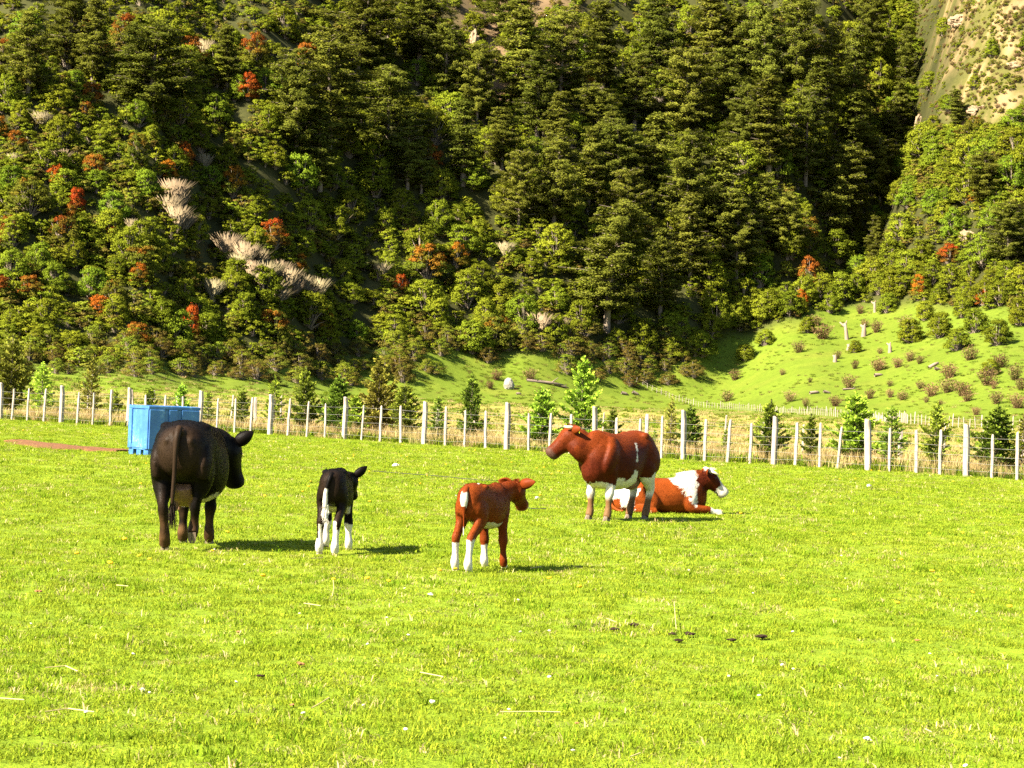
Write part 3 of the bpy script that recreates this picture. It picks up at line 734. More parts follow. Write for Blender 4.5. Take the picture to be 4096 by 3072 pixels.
# ------------------------------------------------------------------ the near wire fence
def post_mesh(seed, w_, d_, h_, name):
    r = random.Random(seed); V, F = [], []
    n = 6
    for k in range(n + 1):
        t = k / n; z = -0.1 + (h_ + .1) * t; ox, oy = r.gauss(0, w_ * .05), r.gauss(0, w_ * .05); s = 1 + r.gauss(0, .05)
        if k == n: s *= .82
        for sx, sy in ((-1, -.7), (-.7, -1), (.7, -1), (1, -.7), (1, .7), (.7, 1), (-.7, 1), (-1, .7)):
            V.append((ox + sx * w_ / 2 * s, oy + sy * d_ / 2 * s, z + (r.gauss(0, .012) if k == n else 0)))
    for k in range(n):
        for j in range(8): F.append((k * 8 + j, k * 8 + (j + 1) % 8, k * 8 + 8 + (j + 1) % 8, k * 8 + 8 + j))
    F.append(tuple(n * 8 + j for j in range(8)))
    return mesh(name, V, F, MAT['post'])
MAINP = [post_mesh(i, .145, .14, 1.0, 'fence_post') for i in range(4)]
PICK = [post_mesh(10 + i, .075, .06, 1.0, 'fence_picket') for i in range(5)]
def line_at(px):                 # where column px meets the near fence line on the ground
    lo, hi = -12.0, 48.0
    for _ in range(40):
        m_ = (lo + hi) / 2
        if to_px(on_fence(m_))[0] < px: lo = m_
        else: hi = m_
    return on_fence(lo), lo
# (base x, top x, main post?) in photo pixels
FP = [(3, 5, 1), (48, 60, 0), (108, 119, 0), (175, 187, 0), (245, 254, 1), (308, 318, 0), (371, 380, 0), (440, 449, 0), (512, 518, 1), (580, 586, 0), (655, 660, 0), (726, 731, 0), (797, 800, 1), (867, 874, 0), (938, 943, 0), (1002, 1013, 0),
      (1080, 1086, 1), (1151, 1162, 0), (1227, 1239, 0), (1300, 1303, 0), (1377, 1382, 1), (1446, 1457, 0), (1520, 1527, 0), (1603, 1603, 0), (1695, 1700, 1), (1780, 1787, 0), (1858, 1863, 0), (1942, 1943, 0), (2027, 2030, 1),
      (2115, 2119, 0), (2197, 2203, 0), (2280, 2285, 0), (2378, 2382, 1), (2466, 2468, 0), (2556, 2559, 0), (2645, 2650, 0), (2734, 2734, 1), (2818, 2822, 0), (2910, 2923, 0), (3000, 3010, 0), (3095, 3102, 1), (3181, 3188, 0), (3278, 3276, 0), (3351, 3371, 0),
      (3473, 3472, 1), (3557, 3558, 0), (3665, 3666, 0), (3759, 3763, 0), (3864, 3865, 1), (3968, 3970, 0), (4068, 4070, 0)]
def build_fence():
    e = empty('wire_fence', on_fence(0)); rf = random.Random(4)
    tag(e, 'wire fence of pale weathered posts and thin pickets across the pasture behind the cattle', 'fence')
    inv = -Vector(e.location); ang = math.atan2(-21.2, 28.2); tops = {}
    line = []
    for i, (bx, tx, main) in enumerate(FP + [(4230, 4232, 1), (-70, -66, 0), (-150, -146, 0)]):
        p, t = line_at(bx)
        o = link('post' if main else 'picket', (MAINP[i % 4] if main else PICK[i % 5]), e)
        h_ = (1.36 if main else 1.16) * rf.uniform(.96, 1.04)
        o.location = p + inv; o.scale = (rf.uniform(.85, 1.2), rf.uniform(.85, 1.15), h_); px_m = FPX / p.y
        o.rotation_euler = (rf.gauss(0, .02), ((tx - bx) / px_m / h_ - math.tan(ROLL)) * .9, ang + rf.gauss(0, .05))
        line.append((t, p))
    line.sort(key=lambda q: q[0])
    for k, hz in enumerate((.16, .36, .56, .78, 1.02)):
        path = [(np.array(p + inv + Vector((-.02, -.055, hz + rf.gauss(0, .012)))), .0032) for t, p in line]
        V, F = tubes([path], 4); link('wire', mesh('fence_wire', V, F, MAT['wire']), e)
build_fence()

# second fence, behind the young firs
def build_back_fence():
    e = empty('wire_fence', on_fence(0, 11)); rf = random.Random(6)
    tag(e, 'second thinner post fence standing behind the row of young firs', 'fence')
    inv = -Vector(e.location); line = []; t = -14.0; k = 0
    while t < 52:
        p = on_fence(t, 11 + .2 * math.sin(t * .3)); line.append(p)
        o = link('post' if k % 3 == 0 else 'picket', MAINP[k % 4] if k % 3 == 0 else PICK[k % 5], e)
        o.location = p + inv; o.scale = (.9, .9, rf.uniform(1.05, 1.22)); o.rotation_euler = (rf.gauss(0, .03), rf.gauss(0, .04), rf.random() * 3)
        t += rf.uniform(1.3, 1.9); k += 1
    for hz in (.3, .6, .95):
        V, F = tubes([[(np.array(p + inv + Vector((0, -.05, hz))), .003) for p in line]], 4); link('wire', mesh('fence_wire', V, F, MAT['wire']), e)
build_back_fence()

# far picket fence along the foot of the meadow
def build_far_fence():
    pts = [(2545, 1535), (2571, 1540), (2664, 1585), (2743, 1614), (2881, 1634), (3072, 1650), (3350, 1668), (3490, 1682), (3630, 1697), (3810, 1710), (4130, 1728)]
    W_ = [at(*p) for p in pts]
    Ws = []
    for a, b in zip(W_[:-1], W_[1:]):
        n = max(1, int((b - a).length / 1.55))
        for k in range(n):
            q = a.lerp(b, k / n); q.z = terrain(q.x, q.y); Ws.append(q)
    e = empty('picket_fence', Ws[0]); rf = random.Random(8)
    tag(e, 'long far picket fence running along the foot of the green meadow', 'fence')
    inv = -Vector(Ws[0])
    for k, q in enumerate(Ws):
        o = link('picket', PICK[k % 5], e); o.location = q + inv; o.scale = (1.1, 1.1, rf.uniform(1.05, 1.35)) if k % 5 else (1.6, 1.6, 1.5); o.rotation_euler = (rf.gauss(0, .03), rf.gauss(0, .05), rf.random() * 3)
    for hz in (.5, 1.0):
        V, F = tubes([[(np.array(q + inv + Vector((0, -.08, hz))), .008) for q in Ws]], 3); link('rail', mesh('fence_rail', V, F, MAT['post']), e)
    return len(Ws)
build_far_fence()

# ------------------------------------------------------------------ young firs between the fences
FIRS = {m_: [make_fir(200 + 10 * j + i, m_, d_, w_) for i, (d_, w_) in enumerate(((1.0, .42), (1.2, .5), (.7, .36)))] for j, m_ in enumerate(('fir', 'firbright', 'firyellow'))}
#   (x, top, material, variant, width factor, metres behind the fence, words)
FIR_SPOTS = [(40, 1340, 'firyellow', 1, 1.2, 7, 'tall yellowish young fir at the far end of the fence'), (165, 1450, 'firbright', 2, 1.2, 4, 'slim bright young fir behind the first fence pickets'),
    (360, 1425, 'firyellow', 2, 1.1, 5, 'sparse young fir with a thin leader before the grass mound'), (460, 1560, 'fir', 0, .9, 4, 'short dark young fir just before the blue tub'),
    (598, 1545, 'fir', 0, .9, 4, 'dark young fir rising behind the blue tub, nearer its corner'), (722, 1530, 'firbright', 0, .9, 4, 'green young fir rising behind the long side of the blue tub'),
    (830, 1565, 'fir', 2, 1.0, 4, 'thin dark young fir just past the blue tub'), (967, 1555, 'fir', 0, .95, 4, 'dark bushy young fir above the black cow ear'),
    (1093, 1505, 'firbright', 2, .9, 4, 'bright slim young fir hard behind a thick post past the black cow'), (1215, 1470, 'fir', 1, 1.0, 4, 'broad green young fir with a high leader before the black calf'),
    (1350, 1500, 'fir', 1, .95, 4, 'dense dark young fir straight behind the black calf'), (1415, 1580, 'firbright', 0, 1.1, 3, 'short bright green young fir behind a thick post by the black calf'),
    (1510, 1430, 'firyellow', 1, 1.15, 5, 'biggest yellowish young fir in the middle of the row'), (1615, 1530, 'fir', 1, .9, 4, 'dark upright young fir beside the big yellowish one'),
    (1750, 1585, 'fir', 2, 1.1, 4, 'small open young fir just past a thick fence post'), (1880, 1500, 'fir', 0, 1.1, 4, 'dark conical young fir above the red calf'),
    (2030, 1640, 'firyellow', 2, .8, 4, 'little brownish fir beside a thick post above the red calf head'), (2160, 1548, 'firbright', 1, .95, 4, 'full bright green young fir near the standing red cow face'),
    (2320, 1425, 'firbright', 0, 1.05, 5, 'tall bright green young fir with a yellow top above the red cow'), (2446, 1630, 'fir', 0, .9, 4, 'dark young fir behind the red cow back'),
    (2615, 1715, 'fir', 2, .9, 4, 'low dark fir by the rump of the red cow'), (2680, 1590, 'firyellow', 2, .7, 5, 'sparse leggy young fir past the red cow rump'),
    (2755, 1620, 'fir', 1, .85, 4, 'dark young fir against a thick post above the lying bull'), (2900, 1715, 'fir', 2, 1.0, 4, 'small drooping young fir above the lying bull head'),
    (3075, 1600, 'fir', 1, .95, 4, 'broad dark young fir at the thick post past the bull'), (3240, 1655, 'fir', 0, .85, 4, 'small neat conical fir between two thin pickets'),
    (3415, 1570, 'firbright', 1, 1.05, 4.5, 'broadest leafy green young fir past the lying bull'), (3560, 1620, 'fir', 2, 1.2, 4, 'open young fir with spindly leader behind thin pickets'),
    (3740, 1610, 'fir', 0, .9, 4, 'dark young fir with forked leader near the fence end'), (3985, 1620, 'fir', 1, 1.2, 4, 'wide dark young fir near the last thick post'), (4085, 1660, 'firyellow', 2, .9, 4, 'reddish dry young fir cut by the picture edge')]
for (px, top, m_, v, wf, off, words_) in FIR_SPOTS:
    p0, t = line_at(px); nrm = Vector((21.2, 28.2, 0)).normalized()
    tt = t
    for _ in range(12):          # slide along the row until the column is right
        q = on_fence(tt, off); tt += (px - to_px(q)[0]) / FPX * q.y * 1.2
    q = on_fence(tt, off); base_px = to_px(q)[1]
    hgt = (base_px - top) / FPX * q.y
    e = empty('young_fir', q, rnd.random() * 6.28); e.scale = (hgt * wf * .64 if hgt > 2.2 else hgt * wf * .84,) * 2 + (hgt,)
    for nm, me in zip(('trunk', 'crown'), FIRS[m_][v]): link(nm, me, e)
    tag(e, words_, 'tree', 'young firs planted between the fences')
# ------------------------------------------------------------------ cattle
# local frame of every animal: x forward, y to its left, z up; lengths in metres
def spline(keys, per=5):
    k = np.array(keys, float); out = []
    for i in range(len(k) - 1):
        p0, p1, p2, p3 = k[max(i - 1, 0)], k[i], k[i + 1], k[min(i + 2, len(k) - 1)]
        for s in range(per):
            t = s / per
            out.append(.5 * ((2 * p1) + (-p0 + p2) * t + (2 * p0 - 5 * p1 + 4 * p2 - p3) * t * t + (-p0 + 3 * p1 - 3 * p2 + p3) * t ** 3))
    out.append(k[-1]); return np.array(out)
def add_tube(VF, keys, lateral=(0, 1, 0), per=5, sides=16, square=2.0):
    """closed tube; keys (x, y, z, radius in the plane of travel, radius sideways)"""
    V, F = VF; s = spline(keys, per); s[:, 3:] = np.maximum(s[:, 3:], .004); P = s[:, :3]; base = len(V); n = len(s)
    lat = np.array(lateral, float)
    for i in range(n):
        t = P[min(i + 1, n - 1)] - P[max(i - 1, 0)]; t /= np.linalg.norm(t) + 1e-9
        a = lat - t * lat.dot(t); a /= np.linalg.norm(a) + 1e-9; b = np.cross(t, a)
        for j in range(sides):
            th = 6.28318 * j / sides; c, d = math.cos(th), math.sin(th)
            c = math.copysign(abs(c) ** (2 / square), c); d = math.copysign(abs(d) ** (2 / square), d)
            V.append(P[i] + a * c * s[i, 4] + b * d * s[i, 3])
    V.append(P[0]); V.append(P[-1]); e0, e1 = len(V) - 2, len(V) - 1
    for i in range(n - 1):
        for j in range(sides):
            q = base + i * sides; F.append((q + j, q + (j + 1) % sides, q + sides + (j + 1) % sides, q + sides + j))
    for j in range(sides):
        F.append((e0, base + (j + 1) % sides, base + j)); q = base + (n - 1) * sides; F.append((e1, q + j, q + (j + 1) % sides))
def add_torso(VF, sec, per=4, sides=28):
    """sec rows: x, y shift, top z, bottom z, half width, height of widest point (0 bottom .. 1 top)"""
    V, F = VF; s = spline(sec, per); base = len(V); n = len(s)
    for x, y0, zt, zb, hw, wz in s:
        zc = zb + (zt - zb) * wz
        for j in range(sides):
            th = 6.28318 * j / sides; c, d = math.cos(th), math.sin(th)
            e = 2 / 2.35; yy = math.copysign(abs(c) ** e, c) * hw
            zz = zc + math.copysign(abs(d) ** e, d) * ((zt - zc) if d > 0 else (zc - zb))
            if d > 0: yy *= 1 - .18 * d * d
            V.append(np.array((x, y0 + yy, zz)))
    V.append(np.array((s[0, 0], s[0, 1], (s[0, 2] + s[0, 3]) / 2))); V.append(np.array((s[-1, 0], s[-1, 1], (s[-1, 2] + s[-1, 3]) / 2))); e0, e1 = len(V) - 2, len(V) - 1
    for i in range(n - 1):
        for j in range(sides):
            q = base + i * sides; F.append((q + j, q + sides + j, q + sides + (j + 1) % sides, q + (j + 1) % sides))
    for j in range(sides):
        F.append((e0, base + j, base + (j + 1) % sides)); q = base + (n - 1) * sides; F.append((e1, q + (j + 1) % sides, q + j))
def add_ball(VF, c, r, sides=14):
    c = np.array(c, float); r = np.array(r, float) * np.ones(3); rows = 9
    add_tube(VF, [(*(c + np.array((r[0] * math.cos(math.pi * (1 - k / rows)), 0, 0))), r[2] * max(.03, math.sin(math.pi * k / rows)), r[1] * max(.03, math.sin(math.pi * k / rows))) for k in range(rows + 1)], per=1, sides=sides)
def fuse(VF, voxel, it=5):
    """melt the overlapping closed volumes into one continuous skin"""
    me = bpy.data.meshes.new('tmp'); me.from_pydata([tuple(v) for v in VF[0]], [], VF[1]); me.update()
    o = bpy.data.objects.new('tmp', me); COL.objects.link(o)
    bm = bmesh.new(); bm.from_mesh(me); bmesh.ops.recalc_face_normals(bm, faces=bm.faces); bm.to_mesh(me); bm.free()
    r = o.modifiers.new('r', 'REMESH'); r.mode = 'VOXEL'; r.voxel_size = voxel
    s = o.modifiers.new('s', 'SMOOTH'); s.factor = .5; s.iterations = it
    dg = bpy.context.evaluated_depsgraph_get(); out = bpy.data.meshes.new_from_object(o.evaluated_get(dg))
    bpy.data.objects.remove(o); bpy.data.meshes.remove(me); return out

def coat_mat():
    m, nt, b = mat_new('cattle_coat')
    a = nd(nt, 'ShaderNodeAttribute', attribute_name='coat'); tc = nd(nt, 'ShaderNodeTexCoord')
    mp = nd(nt, 'ShaderNodeMapping'); mp.inputs['Scale'].default_value = (1, 1, .35); nt.links.new(tc.outputs['Object'], mp.inputs[0])
    n1 = noise_n(nt, 90, 4, mp.outputs[0], .7); n2 = noise_n(nt, 7, 4, tc.outputs['Object'], .6)
    col = mix_rgb(nt, 1.0, a.outputs['Color'], mix_rgb(nt, rng_map(nt, n1, .3, .7), (.86, .85, .84), (1.12, 1.11, 1.1)), 'MULTIPLY')
    col = mix_rgb(nt, 1.0, col, mix_rgb(nt, rng_map(nt, n2, .3, .7), (.80, .78, .76), (1.15, 1.15, 1.15)), 'MULTIPLY')
    nt.links.new(col, b.inputs['Base Color']); b.inputs['Roughness'].default_value = .45; b.inputs['Specular IOR Level'].default_value = .05
    bump(nt, b, math_n(nt, 'ADD', n1, math_n(nt, 'MULTIPLY', n2, 1.6)), .35, .012)
    return m
MAT['coat'] = coat_mat()
MAT['horn'] = plain_mat('horn', (.72, .62, .46), .45); MAT['hoof'] = plain_mat('hoof', (.13, .095, .065), .6); MAT['palehoof'] = plain_mat('pale_hoof', (.50, .38, .26), .6)
MAT['eye'] = plain_mat('eye', (.012, .008, .006), .12, 0); MAT['udder'] = plain_mat('udder_skin', (.17, .09, .06), .6, .25, 12, .3)
MAT['tagyellow'] = plain_mat('ear_tag', (.75, .68, .03), .4, .05); MAT['nose'] = plain_mat('muzzle_skin', (.045, .028, .02), .4, .2)

def colour_mesh(me, fn):
    n = len(me.vertices); co = np.empty(n * 3, np.float32); me.vertices.foreach_get('co', co); co = co.reshape(-1, 3)
    C = np.array([fn(*p) for p in co.tolist()], np.float32)
    a = me.attributes.new('coat', 'FLOAT_COLOR', 'POINT'); a.data.foreach_set('color', np.hstack([C, np.ones((n, 1), np.float32)]).ravel())
    me.polygons.foreach_set('use_smooth', [True] * len(me.polygons)); me.materials.append(MAT['coat'])
    return co, C
def fur_mesh(me, co, C, n, length, seed, shag=None, legz=.45):
    """short hair lying back over the skin"""
    rng = np.random.default_rng(seed); me.calc_loop_triangles()
    T = np.empty(len(me.loop_triangles) * 3, np.int32); me.loop_triangles.foreach_get('vertices', T); T = T.reshape(-1, 3)
    a, b, c = co[T[:, 0]], co[T[:, 1]], co[T[:, 2]]; N = np.cross(b - a, c - a); ar = np.linalg.norm(N, axis=1); N = N / (ar[:, None] + 1e-12)
    k = rng.choice(len(T), n, p=ar / ar.sum()); u = rng.random((n, 1)); v = rng.random((n, 1)); f = (u + v) > 1; u = np.where(f, 1 - u, u); v = np.where(f, 1 - v, v)
    P = a[k] + (b[k] - a[k]) * u + (c[k] - a[k]) * v; Nn = N[k]; col = C[T[k, 0]]
    flow = np.array((-.75, 0, -.65)) + rng.normal(size=(n, 3)) * .28; flow = flow - Nn * (flow * Nn).sum(1, keepdims=True); flow = unit(flow)
    L = length * rng.uniform(.6, 1.3, (n, 1))
    if shag is not None: L = L * shag(P)[:, None]
    L = L * np.clip((P[:, 2:3] - legz * .5) / (legz * .5) * .75 + .25, .25, 1.0)
    d = unit(flow + Nn * rng.uniform(.10, .40, (n, 1))); w_ = unit(np.cross(d, Nn)) * .0026
    V = np.stack([P - w_ - Nn * .002, P + w_ - Nn * .002, P + d * L], 1).reshape(-1, 3)
    cc = np.repeat(np.clip(col * rng.uniform(.86, 1.15, (n, 1)), 0, .9), 3, axis=0)
    return mesh('coat_hair', V, np.arange(n * 3).reshape(-1, 3), MAT['coat'], False, np.repeat(Nn, 3, axis=0), coat=cc)
def claw_mesh(s, mat):
    V, F = [], []
    for side in (-1, 1):
        i = len(V)
        for z, x0, x1, w_ in ((0, -.055, .085, .044), (.05, -.052, .055, .038), (.085, -.045, .035, .030)):
            V += [(x0 * s, side * .004 * s, z * s), (x0 * s, side * (.004 + w_) * s, z * s), (x1 * .55 * s, side * (.006 + w_) * s, z * s), (x1 * s, side * (.004 + w_ * .45) * s, z * s), (x1 * .9 * s, side * .004 * s, z * s)]
        for r in range(2):
            for j in range(5): F.append((i + r * 5 + j, i + r * 5 + (j + 1) % 5, i + r * 5 + 5 + (j + 1) % 5, i + r * 5 + 5 + j))
        F += [tuple(i + j for j in range(5)), tuple(i + 10 + j for j in range(5))]
    return mesh('hoof', V, F, mat)
def ear_part(e, base, tip, up, width, cfn, name='ear'):
    """leaf-shaped cupped ear from base to tip"""
    base, tip, up = np.array(base, float), np.array(tip, float), np.array(up, float); d = tip - base; up = up - d * up.dot(d) / d.dot(d); up /= np.linalg.norm(up); nrm = np.cross(d / np.linalg.norm(d), up)
    V, F = [], []; rows = 8
    for r in range(rows + 1):
        t = r / rows; w_ = width * (math.sin(math.pi * min(1, .12 + t * .88) ** .8) ** .8) * (1 if t < .98 else .2) + .004
        for c in range(7):
            s = (c - 3) / 3; V.append(base + d * t + up * w_ * s * .5 + nrm * width * (.30 * (1 - s * s) * math.sin(math.pi * min(1, t + .15)) ))
    for r in range(rows):
        for c in range(6): q = r * 7 + c; F.append((q, q + 1, q + 8, q + 7))
    me = mesh('ear', V, F); colour_mesh(me, cfn); o = link(name, me, e)
    m_ = o.modifiers.new('thick', 'SOLIDIFY'); m_.thickness = .012; return o
def hair_tuft(e, c, r, n, length, colr, seed, name='poll_tuft', up=(0, 0, 1)):
    rng = np.random.default_rng(seed); d = unit(rng.normal(size=(n, 3)) * .7 + np.array(up)); P = np.array(c) + unit(rng.normal(size=(n, 3))) * np.array(r) * rng.random((n, 1))
    w_ = unit(np.cross(d, rng.normal(size=(n, 3)))) * .004; L = length * rng.uniform(.5, 1.2, (n, 1))
    V = np.stack([P - w_, P + w_, P + d * L + np.array((0, 0, -.3)) * L], 1).reshape(-1, 3); cc = np.repeat(np.array(colr) * rng.uniform(.7, 1.3, (n, 1)), 3, axis=0)
    return link(name, mesh(name, V, np.arange(3 * n).reshape(-1, 3), MAT['coat'], coat=cc), e)

def fr(*v): return np.array(v, float)
def build_animal(name, px, py, yaw, P):
    """yaw: heading, degrees clockwise from straight away from the camera"""
    g = at(px, py); a = math.radians(90 - yaw); e = empty(name, g, a); e.scale = (P.get('size', 1.0),) * 3
    VF = ([], [])
    add_torso(VF, P['torso'])
    lz = P.get('legz', .5)
    for keys in P['tubes']: add_tube(VF, [(x, y, z, r1 * (1 + .30 * smooth(lz * 1.1, lz * .8, z)), r2 * (1 + .30 * smooth(lz * 1.1, lz * .8, z))) for x, y, z, r1, r2 in keys])
    for c, r in P.get('balls', ()): add_ball(VF, c, r)
    if P.get('adult'):
        kx, ky, kz = P['adult']
        for sd in (1, -1):       # shoulder blade, upper arm, buttock
            add_tube(VF, sc([(.44, sd * .15, 1.25, .10, .06), (.52, sd * .235, 1.06, .15, .075), (.62, sd * .23, .86, .14, .075), (.60, sd * .20, .74, .10, .06)], kx, ky, kz))
            add_tube(VF, sc([(-.42, sd * .20, 1.27, .09, .06), (-.50, sd * .245, 1.10, .17, .075), (-.58, sd * .255, .92, .20, .085), (-.60, sd * .23, .76, .15, .08)], kx, ky, kz))
    # neck and head
    add_tube(VF, P['neck'], per=6, sides=20)
    hp, hd, hu = fr(*P['poll']), fr(*P['head_dir']), fr(*P.get('head_up', (0, 0, 1))); hd /= np.linalg.norm(hd); hl = np.cross(hu, hd); hl /= np.linalg.norm(hl); hu = np.cross(hd, hl)
    s = P['head']                # head length
    def hpt(x, y, z): return hp + (hd * x + hl * y + hu * z) * s
    prof = [(-.10, -.10, .15, .13), (.02, -.10, .23, .20), (.18, -.12, .265, .235), (.36, -.115, .245, .205), (.56, -.105, .190, .165), (.74, -.10, .165, .155), (.90, -.10, .168, .172), (1.0, -.105, .145, .155), (1.05, -.11, .08, .10)]
    add_tube(VF, [(*hpt(x, 0, z), rz * s * 1.2 * P.get('fat', 1), ry * s * 1.22 * P.get('fat', 1)) for x, z, rz, ry in prof], lateral=hl, per=4, sides=20, square=2.3)
    for sd in (1, -1):           # brow, cheek, nostril wing
        add_tube(VF, [(*hpt(.16, sd * .16, .05), .05 * s, .05 * s), (*hpt(.27, sd * .185, .045), .062 * s, .055 * s), (*hpt(.40, sd * .16, 0), .04 * s, .04 * s)], lateral=hl)
        add_tube(VF, [(*hpt(.05, sd * .15, -.18), .10 * s, .06 * s), (*hpt(.30, sd * .15, -.22), .10 * s, .06 * s), (*hpt(.55, sd * .10, -.17), .06 * s, .05 * s)], lateral=hl)
        add_tube(VF, [(*hpt(.86, sd * .085, -.03), .05 * s, .05 * s), (*hpt(.98, sd * .08, -.04), .045 * s, .045 * s)], lateral=hl)
    VF[0][:] = [np.asarray(v) for v in VF[0]]
    me = fuse(VF, P.get('voxel', .018), P.get('smooth', 3)); me.name = 'cattle_body'
    def cf(x, y, z):
        d = fr(x, y, z) - hp; q = (d.dot(hd) / s, d.dot(hl) / s, d.dot(hu) / s)
        w_ = .03 * P.get('patch', 1) * (noise.noise(Vector((x, y, z)) * 9) + .6 * noise.noise(Vector((x, y, z)) * 24))
        in_head = -.18 < q[0] < 1.2 and abs(q[1]) < .4 and abs(q[2] + .1) < .45
        return P['coat'](x, y, z, w_, q if in_head else None)
    co, C = colour_mesh(me, cf); link('body', me, e)
    if P.get('fur'): link('coat_hair', fur_mesh(me, co, C, *P['fur'], shag=P.get('shag'), legz=P.get('legz', .5)), e)['kind'] = 'stuff'
    # hooves
    for (x, y, z, pitch, yw) in P['hooves']:
        o = link('hoof', claw_mesh(P.get('hoof_s', .85), P.get('hoof_mat', MAT['hoof'])), e); o.location = (x, y, z); o.rotation_euler = (0, pitch, yw)
    # eyes
    for sd in (1, -1):
        bm = bmesh.new(); bmesh.ops.create_uvsphere(bm, u_segments=12, v_segments=8, radius=.045 * s); mm = bpy.data.meshes.new('eye'); bm.to_mesh(mm); bm.free(); mm.materials.append(MAT['eye'])
        o = link('eye', mm, e); o.location = hpt(.285, sd * .215, .02)
        bm = bmesh.new(); bmesh.ops.create_uvsphere(bm, u_segments=10, v_segments=6, radius=.032 * s); mm = bpy.data.meshes.new('nostril'); bm.to_mesh(mm); bm.free(); mm.materials.append(MAT['nose'])
        o = link('nostril', mm, e); o.location = hpt(1.025, sd * .085, -.045); o.scale = (1, .8, 1.2)
    # ears
    for sd, (tx, ty, tz), wd_ in P['ears']:
        ear_part(e, hpt(.03, sd * .17, .03), hpt(tx, sd * ty, tz), P.get('ear_up', (0, 0, 1)), wd_ * s * 1.25, cf)
    # horns
    for sd, path, r0 in P.get('horns', ()):
        V, F = [], []; VFh = (V, F); add_tube(VFh, [(*hpt(x, sd * y, z), r0 * s * (1 - k / len(path)) + .004, r0 * s * (1 - k / len(path)) + .004) for k, (x, y, z) in enumerate(path)], per=4, sides=10)
        link('horn', mesh('horn', [tuple(v) for v in V], F, MAT['horn'], True), e)
    # tail
    if P.get('tail'):
        V, F = [], []; add_tube((V, F), P['tail'], per=5, sides=10); tm = mesh('tail', [tuple(v) for v in V], F); colour_mesh(tm, P.get('tail_coat', cf)); t_o = link('tail', tm, e)
        if P.get('switch'):
            c, ln, colr = P['switch']; rng = np.random.default_rng(5); n = 260
            d = unit(np.stack([rng.normal(size=n) * .13, rng.normal(size=n) * .13, -np.ones(n)], 1)); Pp = np.array(c) + rng.normal(size=(n, 3)) * (.012, .012, .04); w_ = unit(np.cross(d, rng.normal(size=(n, 3)))) * .004; L = ln * rng.uniform(.4, 1, (n, 1))
            link('tail_switch', mesh('tail_switch', np.stack([Pp - w_, Pp + w_, Pp + d * L], 1).reshape(-1, 3), np.arange(3 * n).reshape(-1, 3), MAT['coat'], coat=np.repeat(np.array(colr) * rng.uniform(.7, 1.25, (n, 1)), 3, axis=0)), t_o)
    return e, hpt, cf

def sc(rows, kx, ky, kz):
    """scale a table of rows: torso rows (6 numbers) or tube keys (5 numbers)"""
    out = []
    for r in rows:
        if len(r) == 6: out.append((r[0] * kx, r[1] * ky, r[2] * kz, r[3] * kz, r[4] * ky, r[5]))
        else: out.append((r[0] * kx, r[1] * ky, r[2] * kz, r[3] * (kx + kz) / 2, r[4] * ky))
    return out
TORSO = [(-.86, 0, 1.16, .98, .06, .5), (-.82, 0, 1.26, .86, .15, .55), (-.72, 0, 1.33, .78, .225, .58), (-.58, 0, 1.37, .72, .265, .60), (-.42, 0, 1.385, .68, .295, .62), (-.22, 0, 1.35, .54, .325, .50), (0, 0, 1.33, .475, .355, .45), (.20, 0, 1.325, .465, .345, .46),
         (.40, 0, 1.335, .48, .30, .5), (.56, 0, 1.34, .49, .265, .5), (.70, 0, 1.27, .52, .225, .5), (.82, 0, 1.14, .58, .165, .5), (.90, 0, 1.0, .68, .08, .5)]
def hind(sd, foot=(0, 0), hock_dx=0.0):
    fx, fz = foot
    return [(-.55, sd * .15, 1.16, .20, .10), (-.54, sd * .185, 1.0, .235, .115), (-.50, sd * .205, .84, .225, .135), (-.54, sd * .20, .70, .18, .115), (-.63 + hock_dx * .5, sd * .18, .58, .112, .080), (-.70 + hock_dx, sd * .165, .49, .066, .050), (-.70 + hock_dx, sd * .155, .42, .052, .045),
            (-.685 + hock_dx * .8 + fx * .5, sd * .145, .28 + fz * .5, .041, .037), (-.67 + hock_dx * .6 + fx, sd * .14, .15 + fz, .052, .046), (-.645 + hock_dx * .6 + fx, sd * .14, .08 + fz, .046, .046), (-.63 + hock_dx * .6 + fx, sd * .14, .05 + fz, .05, .05)]
def fore(sd, dx=0.0):
    return [(.50, sd * .15, 1.10, .15, .07), (.53, sd * .185, .94, .165, .085), (.50, sd * .205, .78, .135, .085), (.47 + dx * .2, sd * .20, .64, .088, .070), (.48 + dx * .5, sd * .19, .50, .060, .055), (.49 + dx * .7, sd * .185, .41, .057, .054), (.488 + dx * .8, sd * .18, .34, .045, .043),
            (.488 + dx * .9, sd * .178, .24, .037, .036), (.495 + dx, sd * .178, .13, .049, .046), (.52 + dx, sd * .178, .07, .046, .046), (.535 + dx, sd * .178, .05, .05, .05)]
BLACK, BROWNB = fr(.0038, .0028, .0022), fr(.026, .0155, .009)
RED, DRED, WHITE, MUD = fr(.118, .022, .004), fr(.045, .0075, .0024), fr(.56, .52, .45), fr(.115, .062, .028)
def mix(a, b, t): return a + (b - a) * min(1.0, max(0.0, t))

